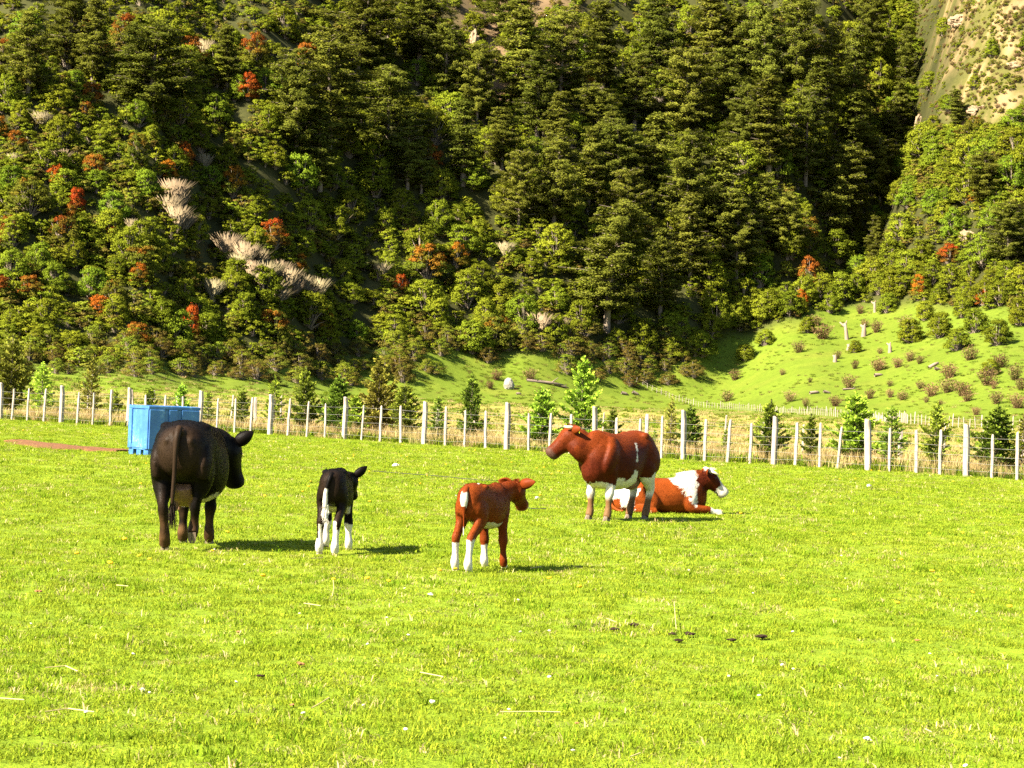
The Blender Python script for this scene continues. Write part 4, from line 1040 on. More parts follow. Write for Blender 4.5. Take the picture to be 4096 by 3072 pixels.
# ---- black cow, walking away
def coat_black(x, y, z, w, q):
    c = BLACK.copy()
    c = mix(c, BROWNB, smooth(-.66, -.82, x) * .75 + smooth(.25, .9, nz(x * 3, y * 3, z, .35)) * .25)
    if z < .46: c = mix(c, MUD * .75, smooth(.46, .16, z) * (.55 + .8 * nz(x, y, z, .12)))
    if -.12 + w < x < .40 and .42 < z < .62 + w * 2 - .12 * abs(x - .1): c = WHITE * .9
    if q: c = BLACK
    return c
cow, hp_, cf_ = build_animal('black_cow', 752, 2186, 1, dict(size=.925, adult=(1, .98, 1), torso=sc(TORSO, 1, 1.12, 1), coat=coat_black, fur=(40000, .018, 1), voxel=.018,
    tubes=[hind(1, (.02, 0)), [(-.55, -.15, 1.16, .20, .10), (-.54, -.185, 1.0, .235, .115), (-.48, -.205, .84, .225, .135), (-.48, -.20, .72, .18, .115), (-.52, -.18, .62, .112, .080), (-.55, -.175, .55, .066, .050), (-.54, -.155, .46, .052, .045), (-.505, -.145, .34, .041, .037), (-.49, -.135, .235, .052, .046), (-.53, -.135, .19, .046, .046), (-.55, -.135, .175, .05, .05)],
           [(x, y * .8 if z < .7 else y, z, a, b) for x, y, z, a, b in fore(1, -.05)], [(x, y * .8 if z < .7 else y, z, a, b) for x, y, z, a, b in fore(-1, .0)]],
    balls=[((-.42, .20, 1.30), (.09, .08, .06)), ((-.42, -.20, 1.30), (.09, .08, .06)), ((-.78, 0, 1.265), (.09, .08, .05)), ((-.79, .12, 1.16), (.06, .05, .07)), ((-.79, -.12, 1.16), (.06, .05, .07)), ((.46, 0, 1.30), (.22, .07, .06))],
    neck=[(.45, 0, 1.06, .27, .21), (.66, -.04, 1.04, .28, .20), (.82, -.12, 1.04, .25, .17), (.93, -.20, 1.04, .215, .155), (.97, -.25, 1.04, .175, .14)],
    poll=(.97, -.25, 1.13), head_dir=(.42, -.16, -.90), head=.53, head_up=(.8, -.3, .5), ears=[(1, (-.16, .52, .02), .22), (-1, (-.14, .50, .26), .21)],
    hooves=[(-.61, .14, 0, 0, 0), (-.565, -.135, .15, 1.35, 0), (.50, .142, 0, 0, 0), (.55, -.142, 0, 0, -.1)],
    tail=[(-.80, 0, 1.30, .045, .04), (-.88, .01, 1.22, .036, .036), (-.905, .015, 1.05, .027, .027), (-.90, .02, .80, .022, .022), (-.89, .03, .55, .022, .022), (-.885, .03, .46, .018, .018)], switch=((-.885, .03, .50), .30, (.02, .014, .01))))
tag(cow, 'large black cow walking away past the blue tub, one hind hoof lifted', 'cow')
V, F = [], []
ud = ([], []); add_tube(ud, [(-.44, 0, .74, .14, .15), (-.34, 0, .66, .17, .18), (-.20, 0, .62, .18, .19), (-.02, 0, .62, .12, .15), (.08, 0, .66, .05, .07)], sides=18)
for (tx, ty) in ((-.36, .08), (-.36, -.08), (-.18, .08), (-.18, -.08)): add_tube(ud, [(tx, ty, .56, .035, .035), (tx, ty, .44, .024, .024), (tx - .005, ty * 1.1, .40, .016, .016)], sides=8)
um = fuse(ud, .012, 4); um.materials.append(MAT['udder']); um.polygons.foreach_set('use_smooth', [True] * len(um.polygons)); link('udder', um, cow)

# ---- calves
CT = [(-.465, 0, .76, .64, .03, .5), (-.445, 0, .82, .56, .085, .55), (-.39, 0, .855, .52, .122, .58), (-.30, 0, .875, .495, .142, .6), (-.20, 0, .875, .48, .150, .6), (-.05, 0, .86, .425, .168, .5), (.08, 0, .85, .405, .172, .46), (.20, 0, .85, .405, .16, .48),
      (.31, 0, .86, .42, .138, .5), (.40, 0, .82, .45, .118, .5), (.47, 0, .75, .50, .08, .5), (.505, 0, .69, .55, .04, .5)]
def chind(sd, fx=0.0, fy=0.0, fz=0.0):
    y = lambda a, t: sd * a + fy * t
    return [(-.30, y(.075, 0), .75, .105, .05), (-.30, y(.095, 0), .65, .125, .062), (-.28, y(.105, 0), .55, .105, .062), (-.31 + fx * .2, y(.10, .2), .46, .074, .048), (-.375 + fx * .4, y(.092, .4), .385, .048, .036), (-.415 + fx * .5, y(.088, .5), .33 + fz * .4, .042, .033), (-.412 + fx * .6, y(.086, .6), .28 + fz * .6, .032, .029),
            (-.40 + fx * .8, y(.085, .8), .18 + fz * .8, .026, .025), (-.39 + fx, y(.085, 1), .095 + fz, .036, .033), (-.375 + fx, y(.085, 1), .05 + fz, .032, .032), (-.365 + fx, y(.085, 1), .035 + fz, .034, .034)]
def cfore(sd, fx=0.0, fy=0.0, fz=0.0):
    y = lambda a, t: sd * a + fy * t
    return [(.29, y(.075, 0), .72, .085, .04), (.30, y(.095, 0), .62, .095, .05), (.28, y(.102, 0), .52, .076, .05), (.265 + fx * .2, y(.10, .2), .42, .052, .042), (.27 + fx * .5, y(.096, .4), .33, .039, .036), (.275 + fx * .7, y(.092, .6), .275 + fz * .3, .040, .038), (.275 + fx * .8, y(.09, .7), .225 + fz * .6, .030, .029),
            (.278 + fx * .9, y(.088, .9), .16 + fz * .8, .025, .025), (.285 + fx, y(.088, 1), .085 + fz, .034, .032), (.30 + fx, y(.088, 1), .045 + fz, .032, .032), (.31 + fx, y(.088, 1), .035 + fz, .034, .034)]
def coat_bcalf(x, y, z, w, q):
    c = mix(BLACK, BROWNB, smooth(-.30, -.46, x) * .45)
    if .39 < z < .485 + w and abs(x) < .24 and abs(y) < .13: c = WHITE * .9
    if x < 0 and z < (.27 if y > 0 else .31) + w * 1.5 + .05 * math.copysign(1, y) * (1 if abs(y) > .08 else -1): c = WHITE
    if x > 0 and z < .27 + w * 1.5: c = WHITE
    if x < 0 and y * 1 > .115 and z > .16: c = mix(BLACK, BROWNB, .3)
    return c
calf, _, _ = build_animal('black_calf', 1335, 2207, 2, dict(size=.97, torso=CT, coat=coat_bcalf, legz=.4, fur=(15000, .016, 2), voxel=.0125, hoof_s=.58, hoof_mat=MAT['palehoof'],
    tubes=[chind(1, .0, .02), chind(-1, -.08, .02), cfore(1, -.05, .03, .03), cfore(-1, .02, -.03)], balls=[((-.20, .095, .835), (.05, .04, .03)), ((-.20, -.095, .835), (.05, .04, .03)), ((-.42, 0, .80), (.05, .05, .035)), ((.28, 0, .84), (.10, .04, .03))],
    neck=[(.28, 0, .70, .14, .105), (.42, -.02, .71, .115, .085), (.53, -.05, .73, .095, .07), (.60, -.07, .74, .08, .062)], poll=(.61, -.075, .775), head_dir=(.66, -.03, -.75), head=.30, ears=[(1, (-.18, .60, .10), .25), (-1, (-.16, .56, .36), .20)],
    hooves=[(-.355, .105, 0, 0, 0), (-.435, -.065, 0, 0, 0), (.27, .115, .03, .2, 0), (.34, -.118, 0, 0, 0)],
    tail=[(-.42, 0, .83, .028, .026), (-.475, .015, .78, .022, .022), (-.488, .045, .66, .018, .02), (-.487, .05, .56, .022, .026), (-.482, .05, .46, .018, .022), (-.478, .045, .40, .008, .01)], tail_coat=lambda x, y, z: WHITE if z < .665 else BLACK, switch=((-.48, .05, .48), .12, (.7, .66, .58))))
tag(calf, 'small black calf with white socks and white tail end walking away', 'calf')

def coat_rcalf(x, y, z, w, q):
    c = mix(RED, RED * fr(1.25, 1.4, 1.3), smooth(.2, -.45, x) * .7)
    if .39 < z < .495 + w and abs(x + .02) < .22 and abs(y) < .13: c = WHITE * .92
    if x < 0 and z < (.29 if y > 0 else .33) + w: c = WHITE
    if x > .1 and y > 0 and z < .22 + w: c = WHITE
    if -.27 < x < -.19 and abs(z - .865 + .2 * (x + .23)) < .05 and -.045 < y - .35 * (x + .23) < -.022 + w * .4: c = WHITE
    if q and q[0] > .9: c = fr(.25, .10, .06)
    return c
calf2, _, _ = build_animal('red_calf', 1925, 2277, 23, dict(size=.93, torso=CT, coat=coat_rcalf, legz=.4, fur=(16000, .020, 3), voxel=.0125, hoof_s=.58, hoof_mat=MAT['palehoof'], patch=.8,
    tubes=[chind(1, -.03, .02), chind(-1, -.11, .01), cfore(1, -.02, 0), cfore(-1, .02, -.02)], balls=[((-.20, .095, .835), (.05, .04, .03)), ((-.20, -.095, .835), (.05, .04, .03)), ((-.42, 0, .80), (.05, .05, .035)), ((.28, 0, .84), (.10, .04, .03))],
    neck=[(.28, 0, .71, .14, .105), (.42, -.02, .74, .125, .095), (.52, -.05, .78, .105, .08), (.59, -.08, .80, .09, .07)], poll=(.60, -.085, .84), head_dir=(.78, .02, -.66), head=.33, ears=[(1, (-.10, .58, .06), .22), (-1, (-.14, .70, .06), .23)],
    hooves=[(-.39, .105, 0, 0, 0), (-.465, -.075, 0, 0, 0), (.30, .088, 0, 0, 0), (.34, -.108, 0, 0, 0)],
    tail=[(-.42, 0, .83, .028, .026), (-.475, .0, .79, .030, .034), (-.49, .0, .72, .034, .042), (-.485, 0, .66, .026, .032), (-.48, 0, .58, .012, .014), (-.475, 0, .48, .007, .007), (-.47, 0, .36, .005, .005)], tail_coat=lambda x, y, z: WHITE if .645 < z < .785 else (WHITE * .8 if z < .44 else RED)))
tag(calf2, 'red brown calf with white lower legs and a white tail patch', 'calf')
hair_tuft(calf2, (.60, -.09, .885), (.05, .05, .02), 160, .035, RED, 4)

# ---- standing red heifer
hk = (.80, .92, .90)
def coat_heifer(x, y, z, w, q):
    c = mix(DRED * 1.15, RED * 1.05, smooth(.82, 1.16, z) * .85 + .35 * nz(x, y, z, .3))  # flank shade painted into the coat: dark low down, brighter along the back
    if q:
        if q[2] > .06 and q[0] < .10: c = WHITE if abs(q[1]) < .12 + w else c
        if q[0] > .80: c = mix(c, fr(.07, .035, .025), smooth(.80, .92, q[0]))
        return c
    lim = .53 + w * 1.5 + .14 * math.exp(-((x - .02) / .10) ** 2) - .05 * smooth(.2, .5, x) + .02
    if -.45 < x < .60 and z < lim: c = WHITE
    if y > .05 and abs(x + .02 + .25 * (z - .95)) < .022 + w * .55 and .83 < z < 1.08: c = WHITE
    if x < -.40 and z < .66 + w and (x > -.50 or abs(y) < .14): c = WHITE
    if x < -.60 and z < .95 + w and abs(y) < .16: c = WHITE
    if z < .60 and abs(x) > .2: c = WHITE
    if .34 < x and z > .52 + w: c = mix(DRED * 1.25, RED, smooth(.75, 1.1, z))  # shoulder and forequarter carry the same painted shade, lighter upwards
    if z < .38: c = mix(c, MUD * 1.05, smooth(.38 + w, .27, z))
    return c
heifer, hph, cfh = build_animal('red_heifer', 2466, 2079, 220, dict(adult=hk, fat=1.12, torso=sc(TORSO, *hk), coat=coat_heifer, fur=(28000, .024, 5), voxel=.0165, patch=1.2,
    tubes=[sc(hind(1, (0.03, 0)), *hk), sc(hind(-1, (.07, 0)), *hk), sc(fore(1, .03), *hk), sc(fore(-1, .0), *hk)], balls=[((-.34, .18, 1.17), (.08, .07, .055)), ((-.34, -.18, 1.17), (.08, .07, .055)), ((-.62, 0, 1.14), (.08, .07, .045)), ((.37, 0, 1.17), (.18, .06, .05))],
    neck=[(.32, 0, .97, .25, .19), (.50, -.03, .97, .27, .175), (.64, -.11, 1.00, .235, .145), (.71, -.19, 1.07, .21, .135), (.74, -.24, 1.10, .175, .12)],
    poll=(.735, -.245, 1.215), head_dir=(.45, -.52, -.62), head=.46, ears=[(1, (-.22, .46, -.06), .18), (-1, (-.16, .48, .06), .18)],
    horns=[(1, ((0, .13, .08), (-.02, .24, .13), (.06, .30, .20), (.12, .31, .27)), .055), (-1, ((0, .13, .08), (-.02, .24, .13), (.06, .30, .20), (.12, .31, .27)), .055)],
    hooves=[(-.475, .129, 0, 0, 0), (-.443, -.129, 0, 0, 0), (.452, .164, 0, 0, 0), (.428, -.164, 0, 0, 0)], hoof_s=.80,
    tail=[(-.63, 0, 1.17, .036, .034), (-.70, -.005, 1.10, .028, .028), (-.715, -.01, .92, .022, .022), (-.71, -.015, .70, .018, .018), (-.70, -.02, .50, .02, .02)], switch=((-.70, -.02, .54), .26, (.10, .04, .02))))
tag(heifer, 'red and white cow standing side on, facing the black cow, with a yellow ear tag', 'cow')
hair_tuft(heifer, hph(-.02, 0, .14), (.05, .06, .03), 200, .07, RED * 1.2, 6)
o = link('ear_tag', mesh('ear_tag', [(-.022, 0, -.03), (.022, 0, -.03), (.026, 0, .02), (.008, 0, .035), (-.008, 0, .035), (-.026, 0, .02)], [(0, 1, 2, 3, 4, 5)], MAT['tagyellow']), heifer)
o.location = hph(-.12, .36, -.10); o.rotation_euler = (.2, 0, .5); o.modifiers.new('thick', 'SOLIDIFY').thickness = .004
uh = ([], []); add_tube(uh, [(-.40, 0, .60, .10, .11), (-.30, 0, .53, .12, .12), (-.18, 0, .50, .07, .09), (-.12, 0, .53, .03, .04)], sides=14); um = fuse(uh, .012, 3); um.materials.append(MAT['udder']); um.polygons.foreach_set('use_smooth', [True] * len(um.polygons)); link('udder', um, heifer)

# ---- lying red and white bull, legs folded
LT = [(-.72, -.02, .34, .08, .06, .4), (-.68, -.02, .44, .0, .16, .4), (-.58, -.02, .51, -.03, .26, .4), (-.42, -.01, .545, -.03, .32, .4), (-.20, 0, .53, -.03, .35, .40), (.02, 0, .52, -.03, .36, .40), (.22, 0, .53, -.03, .335, .42), (.40, 0, .57, -.02, .285, .45), (.54, 0, .60, .0, .235, .48), (.66, 0, .55, .05, .17, .48), (.74, 0, .46, .14, .08, .48)]
ORG = fr(.165, .034, .005)
def coat_bull(x, y, z, w, q):
    c = mix(ORG, RED * .9, smooth(.25, .7, x) * .8 + .35 * nz(x * 2, y * 2, z, .25))
    if q:
        c = DRED * 1.2
        if q[2] > .03 and q[0] > .02: c = WHITE * .92 if abs(q[1]) < .115 + w * 1.2 else c
        if q[0] > .62 + w: c = WHITE * .85
        if q[0] < .10 and q[2] > .05: c = WHITE
        return c
    if .10 + max(0, .55 - z) * 1.05 + w * 2 < x < .56 + w and z > .12: c = WHITE      # white collar, narrowing downwards
    if x > .76 and z < .12: c = WHITE
    if x < -.46 + w * 2.5 and z > .17 + w * 3: c = WHITE
    if -.60 < x + w < -.42 and z > .05 + w: c = WHITE if nz(x, y, z, .11) > -.1 else c
    return c
bull, hpb, cfb = build_animal('lying_bull', 2628, 2050, 82, dict(torso=LT, coat=coat_bull, legz=.02, fur=(28000, .028, 7), voxel=.0165, patch=1.5, shag=lambda P: 1 + 1.1 * ((P[:, 0] > .3) & (P[:, 0] < .75) & (P[:, 2] > .3)),
    tubes=[[(-.46, -.20, .30, .20, .12), (-.34, -.30, .26, .20, .12), (-.16, -.36, .16, .13, .10), (-.22, -.40, .08, .075, .07), (-.40, -.43, .06, .055, .055), (-.50, -.43, .05, .05, .05), (-.34, -.46, .04, .042, .042), (-.16, -.47, .04, .045, .045), (-.10, -.47, .04, .045, .045)],
           [(-.40, .20, .28, .20, .12), (-.20, .30, .20, .16, .11), (-.10, .36, .10, .08, .07), (-.35, .38, .06, .055, .055), (-.15, .40, .04, .045, .045)],
           [(.44, -.17, .34, .17, .09), (.42, -.24, .20, .12, .085), (.47, -.26, .10, .08, .075), (.62, -.26, .085, .06, .06), (.72, -.255, .08, .057, .055), (.80, -.25, .055, .042, .042), (.86, -.25, .04, .04, .04)],
           [(.44, .17, .34, .17, .09), (.42, .22, .20, .12, .085), (.52, .22, .10, .07, .065), (.72, .19, .06, .055, .055), (.66, .15, .04, .038, .038)]],
    neck=[(.34, 0, .38, .23, .21), (.50, -.01, .43, .22, .175), (.62, -.02, .48, .195, .145), (.71, -.03, .52, .16, .125), (.75, -.03, .54, .13, .11)],
    poll=(.745, -.03, .63), head_dir=(.66, .02, -.62), head=.43, ears=[(1, (-.12, .50, .0), .22), (-1, (-.12, .50, -.06), .24)], hoof_s=.9, hoof_mat=MAT['palehoof'],
    horns=[(1, ((0, .14, .06), (.02, .28, .10), (.10, .36, .15), (.18, .37, .20)), .062), (-1, ((0, .14, .06), (.05, .26, .10), (.16, .30, .14), (.27, .28, .17)), .062)],
    hooves=[(.89, -.25, .012, .15, 0), (.62, .15, .03, -1.0, 0)],
    tail=[(-.66, -.02, .42, .034, .032), (-.74, -.06, .30, .026, .026), (-.74, -.18, .12, .02, .02), (-.68, -.34, .04, .02, .02), (-.60, -.42, .03, .016, .016)], switch=None))
tag(bull, 'red and white horned bull lying on the grass behind the standing red cow', 'bull')
hair_tuft(bull, hpb(.02, 0, .16), (.05, .07, .02), 220, .06, WHITE, 8)
# ------------------------------------------------------------------ blue plastic tub
def box_v(x0, x1, y0, y1, z0, z1):
    V = [(x0, y0, z0), (x1, y0, z0), (x1, y1, z0), (x0, y1, z0), (x0, y0, z1), (x1, y0, z1), (x1, y1, z1), (x0, y1, z1)]
    F = [(0, 3, 2, 1), (4, 5, 6, 7), (0, 1, 5, 4), (1, 2, 6, 5), (2, 3, 7, 6), (3, 0, 4, 7)]
    return V, F
def boxes(name, L, mat, parent, bev=.012):
    V, F = [], []
    for b in L:
        v, f = box_v(*b); n = len(V); V += v; F += [tuple(i + n for i in q) for q in f]
    o = link(name, mesh(name, V, F, mat), parent); m_ = o.modifiers.new('soft', 'BEVEL'); m_.width = bev; m_.segments = 2; return o
def tub_mat():
    m, nt, b = mat_new('blue_plastic'); tc = nd(nt, 'ShaderNodeTexCoord')
    n1 = noise_n(nt, 2.2, 5, tc.outputs['Object'], .65); n2 = noise_n(nt, 14, 5, tc.outputs['Object'], .7)
    col = mix_rgb(nt, rng_map(nt, n1, .35, .72), (.022, .09, .27), (.05, .165, .38))
    col = mix_rgb(nt, rng_map(nt, math_n(nt, 'MULTIPLY', n1, n2), .30, .42), col, (.16, .30, .45))     # scuffed paler plastic
    nt.links.new(col, b.inputs['Base Color']); b.inputs['Roughness'].default_value = .45; bump(nt, b, n2, .15, .01); return m
MAT['tub'] = tub_mat()
def build_tub():
    # the tub's near corner stands at pixel (588, 1826); long side to the right and away, short side to the left
    c = at(590, 1824); e = empty('plastic_tub', c, math.radians(35))
    tag(e, 'tall blue plastic tub standing on the grass behind the black cow', 'tub')
    L, Wd, Hh = 1.19, .98, 1.08       # x along the long side, y backwards
    t = .06
    # frame turned so that the short side shows on the left
    boxes('wall', [(0, L, 0, t, .12, Hh - .07)], MAT['tub'], e)
    boxes('wall', [(0, t, t + .003, Wd - t - .003, .12, Hh - .07)], MAT['tub'], e)
    boxes('wall', [(0, L, Wd - t, Wd, .12, Hh - .07)], MAT['tub'], e)
    boxes('wall', [(L - t, L, t + .003, Wd - t - .003, .12, Hh - .07)], MAT['tub'], e)
    boxes('floor', [(t + .003, L - t - .003, t + .003, Wd - t - .003, .12, .18)], MAT['tub'], e)
    boxes('rim', [(-.022, L + .022, -.022, t + .012, Hh - .072, Hh)], MAT['tub'], e); boxes('rim', [(-.022, L + .022, Wd - t - .012, Wd + .022, Hh - .072, Hh)], MAT['tub'], e)
    boxes('rim', [(-.022, t + .012, t + .015, Wd - t - .015, Hh - .072, Hh)], MAT['tub'], e); boxes('rim', [(L - t - .012, L + .022, t + .015, Wd - t - .015, Hh - .072, Hh)], MAT['tub'], e)
    for x0, x1 in ((0.0, .36), (.46, .66), (.76, L)):   # raised panels of the long side, two recesses between
        boxes('panel', [(x0, x1, -.032, .004, .14, Hh - .075)], MAT['tub'], e, .014)
    boxes('panel', [(.363, .457, -.029, .003, .14, .42)], MAT['tub'], e, .01); boxes('panel', [(.663, .757, -.029, .003, .14, .42)], MAT['tub'], e, .01)
    for y0, y1 in ((.0, .16), (Wd - .16, Wd)): boxes('rib', [(-.030, .004, y0, y1, .14, Hh - .075)], MAT['tub'], e, .014)
    boxes('band', [(-.014, .002, .162, Wd - .162, .16, .24)], MAT['tub'], e, .006)
    for x0 in (0.0, .46, .92):
        boxes('foot', [(x0, x0 + .24, .0, .22, -.02, .118)], MAT['tub'], e); boxes('foot', [(x0, x0 + .24, Wd - .22, Wd, -.02, .118)], MAT['tub'], e)
    boxes('foot', [(.0, .24, .37, .58, -.02, .118)], MAT['tub'], e)
build_tub()

# ------------------------------------------------------------------ bare soil strip beside the tub
def soil_strip(name, pts, width, mat, seed, h=.03):
    r = random.Random(seed); V, F = [], []; W_ = [at(*p) for p in pts]; n = 26; rows = 7
    for i in range(n + 1):
        t = i / n * (len(W_) - 1); k = min(int(t), len(W_) - 2); q = W_[k].lerp(W_[k + 1], t - k); d = (W_[k + 1] - W_[k]).normalized(); s = Vector((-d.y, d.x, 0))
        w_ = width * math.sin(math.pi * min(1, max(0, .06 + .88 * i / n))) ** .6 * (1 + .45 * nz(i * .5, seed, 0, 1.7))
        for j in range(rows):
            u = j / (rows - 1) - .5; p = q + s * w_ * u + Vector((r.gauss(0, .05), r.gauss(0, .05), 0)); p.z = terrain(p.x, p.y) + h * (1 - 4 * u * u) * (1 + .6 * r.random()) + (.004 if 0 < j < rows - 1 else -.02); V.append(p)
    for i in range(n):
        for j in range(rows - 1): q = i * rows + j; F.append((q, q + 1, q + rows + 1, q + rows))
    return tag(link(name, mesh(name, [tuple(v) for v in V], F, mat)), kind='structure')
MAT['soil'] = plain_mat('bare_soil', (.12, .052, .02), .95, .35, 14, .8)
soil_strip('dirt_path', [(70, 1768), (180, 1783), (300, 1797), (420, 1804), (505, 1810)], 1.9, MAT['soil'], 3, .05)

# ------------------------------------------------------------------ small things lying in the grass
rs = random.Random(17)
def clod(name, px, py, size, mat, label, cat, seed, flatn=.45, group=None):
    p = at(px, py); s = size / FPX * p.y / 2
    o = link(name, make_rock(seed, mat, .45, name)); o.location = p + Vector((0, 0, s * flatn * .6 + .015)); o.scale = (s, s * .8, s * flatn); o.rotation_euler.z = rs.random() * 6
    return tag(o, label, cat, group)
MAT['dung'] = plain_mat('dry_dung', (.05, .024, .012), .9, .4, 20, .8); MAT['leafbrown'] = plain_mat('dry_leaf', (.27, .12, .05), .8, .3); MAT['stonewhite'] = plain_mat('pale_pebble', (.5, .46, .39), .7, .15)
for i, (px, py, sz, lab) in enumerate([(2458, 2528, 46, 'dark dung clod beside a bent straw'), (2535, 2510, 54, 'flat brown dung patch in the trodden grass'), (2690, 2546, 40, 'small brown dung clod below a tall stalk'), (2760, 2548, 60, 'flat reddish dung piece past the tall stalk'), (2715, 2572, 44, 'dark dung clod lowest of the trodden patch'),
        (2930, 2570, 48, 'thin brown dung crumbs between the trodden patch and dark one'), (3045, 2558, 62, 'dark curled dung piece lying alone'), (1044, 2716, 40, 'black dung clod standing up in the open grass'), (2295, 2515, 30, 'faint brown dung crumb before the trodden patch')]):
    clod('dung_clod', px, py, sz * .85, MAT['dung'], lab, 'dung', 30 + i, .26, 'dung clods in the pasture')
for i, (px, py, sz, lab) in enumerate([(1202, 2668, 34, 'curled orange brown leaf above the black dung clod'), (1168, 2832, 22, 'tiny tan leaf below the black dung clod'), (955, 2538, 24, 'small rusty leaf in dry grass below the black cow'), (152, 2374, 26, 'reddish crumb of leaf below the soil strip'), (2307, 2905, 20, 'small red leaf near the straw at the lower edge'), (3668, 2570, 22, 'rust red leaf alone in the grass towards the edge')]):
    clod('dry_leaf', px, py, sz, MAT['leafbrown'], lab, 'leaf', 50 + i, .3, 'dry leaves in the pasture')
for i, (px, py, sz, lab) in enumerate([(1722, 2388, 22, 'white pebble below the red calf'), (1582, 1867, 24, 'white pebble beyond the black calf ear'), (3470, 2972, 30, 'largest pale pebble at the lower edge'), (570, 2772, 20, 'white pebble between two long straws'), (2915, 2716, 14, 'tiny white pebble in plain grass'), (1728, 2820, 24, 'pale flat pebble below the bent straw'), (2148, 1998, 20, 'white pebble beside the red calf head'), (3475, 1948, 20, 'white pebble before the fence')]):
    clod('pebble', px, py, sz, MAT['stonewhite'], lab, 'pebble', 60 + i, .5, 'pale pebbles in the pasture')
MAT['straw'] = plain_mat('straw', (.40, .32, .14), .7, .2)
def straw(pts, r, label, lift=.035):
    W_ = [np.array(at(*p)) + np.array((0, 0, lift + .01 * rs.random())) for p in pts]; V, F = tubes([[(w_, r) for w_ in W_]], 5)
    tag(link('straw', mesh('straw', V, F, MAT['straw'])), label, 'straw', 'straws lying on the grass')
for pts, lab in [([(180, 2700), (260, 2695), (310, 2712)], 'kinked pale straw lying above a longer one'), ([(178, 2880), (270, 2870), (375, 2882)], 'long pale straw lying flat near the lower corner'), ([(0, 2823), (95, 2828)], 'straw cut by the picture edge'), ([(1680, 2720), (1772, 2735), (1760, 2750)], 'straw bent sharply at its end'),
        ([(1215, 2432), (1282, 2446)], 'straight straw below the black calf'), ([(1245, 2252), (1292, 2249)], 'short straw at the feet of the black calf'), ([(2000, 2875), (2150, 2876), (2240, 2876)], 'long thin straw near the middle of the lower edge'), ([(2398, 2502), (2425, 2494), (2462, 2512)], 'bent straw before the dung patch'), ([(465, 2360), (512, 2366)], 'short straw in the dry patch below the black cow'),
        ([(1328, 2408), (1335, 2370), (1332, 2340)], 'curved straw standing up below the black calf'), ([(1244, 2868), (1290, 2838), (1315, 2820)], 'slanting straw below the tan leaf'), ([(3700, 2945), (3725, 2962)], 'short bright straw near the lower corner past the pebble'), ([(2520, 3060), (2560, 3048)], 'short straw at the lower edge'), ([(2120, 2290), (2165, 2283)], 'short straw near the red calf hooves'), ([(2696, 2425), (2700, 2490), (2704, 2540)], 'tall dry stalk standing in the dung patch')]:
    straw(pts, .0032, lab)
def rope():
    pts = [(1490, 1890), (1560, 1896), (1640, 1902), (1720, 1908), (1800, 1915), (1875, 1923), (1960, 1928), (2030, 1932), (2060, 1960), (2080, 2020), (2110, 2040), (2185, 2044)]
    W_ = [np.array(at(*p)) + np.array((0, 0, .032)) for p in pts]; V, F = tubes([[(w_, .007) for w_ in spline(W_, 4)]], 6)
    tag(link('hose', mesh('hose', V, F, plain_mat('black_hose', (.02, .02, .02), .6))), 'thin black hose lying across the grass behind the calves', 'hose')
rope()

# dandelions and daisies: too many and too small to pick apart
def flowers():
    r = random.Random(23); P, R_, S, I = [], [], [], []
    def head(name, c, rad):
        bm = bmesh.new(); bmesh.ops.create_uvsphere(bm, u_segments=8, v_segments=5, radius=rad)
        for v in bm.verts: v.co.z = v.co.z * .45 + .05
        me = bpy.data.meshes.new(name); bm.to_mesh(me); bm.free(); me.materials.append(plain_mat(name, c, .7)); return me
    pr = [head('dandelion_head', (.60, .36, .008), .022), head('daisy_head', (.45, .42, .35), .010)]
    for _ in range(300):
        y = r.uniform(17, 72) if r.random() < .8 else r.uniform(9, 20); x = r.uniform(-.27, .27) * y
        if fence_side(x, y) > 1.2 or nz(x, y, 3, 6) < -.12: continue
        P.append((x, y, terrain(x, y))); R_.append((r.gauss(0, .2), r.gauss(0, .2), 0)); s_ = r.uniform(.8, 1.3); S.append((s_, s_, s_)); I.append(0 if r.random() < .75 and y > 17 else 1)
    tag(scatter('pasture_flowers', pr, P, R_, S, I), 'tiny yellow dandelions and white daisies dotted over the pasture', 'flowers')
flowers()

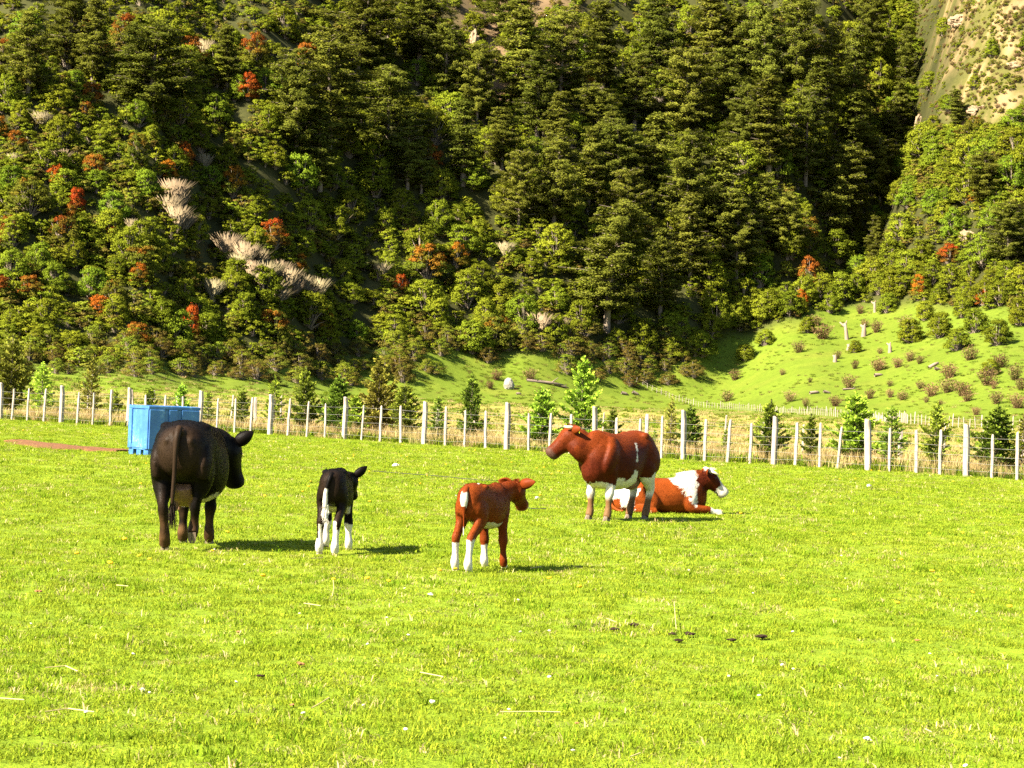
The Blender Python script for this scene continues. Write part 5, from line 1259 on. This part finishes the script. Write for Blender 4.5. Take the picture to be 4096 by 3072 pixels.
# ------------------------------------------------------------------ dead wood on the meadow slope
def log(px, py, ln, r_, ang, label, up=.0):
    p = at(px, py); s = 1 / FPX * p.y; L = ln * s; R_ = r_ * s
    d = np.array((math.cos(ang), .25, math.sin(ang))); a = np.array(p) + np.array((0, 0, R_ * .6)); path = [(a - d * L / 2 * (1 - up), R_), (a + d * L * .1 + np.array((0, 0, R_ * .3)), R_ * .85), (a + d * L / 2 * (1 + up), R_ * .45)]
    limbs = [path, [(a + d * L * .15, R_ * .5), (a + d * L * .3 + np.array((.1, 0, .35)) * L * .5, R_ * .15)]]
    V, F = tubes(limbs, 7); tag(link('dead_log', mesh('dead_log', V, F, MAT['deadwood'], True)), label, 'log', 'dead wood on the meadow')
for px, py, ln, r_, ang, lab, up in [(2180, 1535, 150, 7, -.08, 'long pale fallen trunk on the grass beside the boulder', 0), (2245, 1548, 60, 5, -.15, 'shorter pale branch below the long fallen trunk', 0), (2500, 1580, 30, 7, -.3, 'pale chunk of wood below the heath', 0), (2545, 1580, 34, 7, -.5, 'pale split log near the far picket fence', 0),
        (3310, 1574, 34, 6, -.3, 'pale log end among the meadow shrubs', 0), (3258, 1575, 40, 7, .1, 'reddish log lying between two meadow shrubs', 0), (3360, 1207, 70, 4, .3, 'thin pole lying on the upper meadow', 0), (3515, 1505, 36, 7, 0, 'grey dead branch heap in mid meadow', 0), (3735, 1466, 46, 8, .5, 'orange split trunk leaning by a brown shrub', 0), (3750, 1482, 26, 7, -.4, 'pale stump chip below the orange split trunk', 0), (3400, 1559, 60, 4, .05, 'thin branch lying under the stacked shrubs', 0), (2075, 1578, 20, 5, 0, 'small pale log below the boulder', 0), (2190, 1568, 26, 5, -.3, 'small leaning log below the long fallen trunk', 0)]:
    log(px, py, ln, r_, ang, lab, up)
def stump(px, base, hp, r_, label, seed):
    p = at(px, base); s = 1 / FPX * p.y; rr = random.Random(seed); H_ = hp * s; R_ = r_ * s; b = np.array(p)
    top = b + np.array((rr.uniform(-.25, .1) * H_, 0, H_)); path = [(b - np.array((0, 0, .2)), R_), (b + (top - b) * .5 + np.array((.1 * R_, 0, 0)), R_ * .8), (top, R_ * .55)]
    limbs = [path, [(b + (top - b) * .75, R_ * .6), (top + np.array((-.45, 0, .05)) * H_ * .7, R_ * .25)], [(b + (top - b) * .8, R_ * .5), (top + np.array((.12, 0, .15)) * H_, R_ * .2)]]
    V, F = tubes(limbs, 7); tag(link('dead_stump', mesh('dead_stump', V, F, MAT['deadwood'], True)), label, 'stump', 'dead wood on the meadow')
for px, b, hp, r_, lab in [(3388, 1358, 66, 9, 'tallest bleached dead trunk standing on the meadow'), (3455, 1345, 44, 12, 'pale forked stump beside the tallest dead trunk'), (3560, 1410, 36, 9, 'short pink stump standing on open meadow'), (3500, 1248, 40, 7, 'slim pale snag below an olive bush'), (3392, 1400, 22, 8, 'low pale stump under the tallest dead trunk'), (3340, 1448, 26, 10, 'crumbling stump above a brown shrub')]:
    stump(px, b, hp, r_, lab, px)
settle_labels()
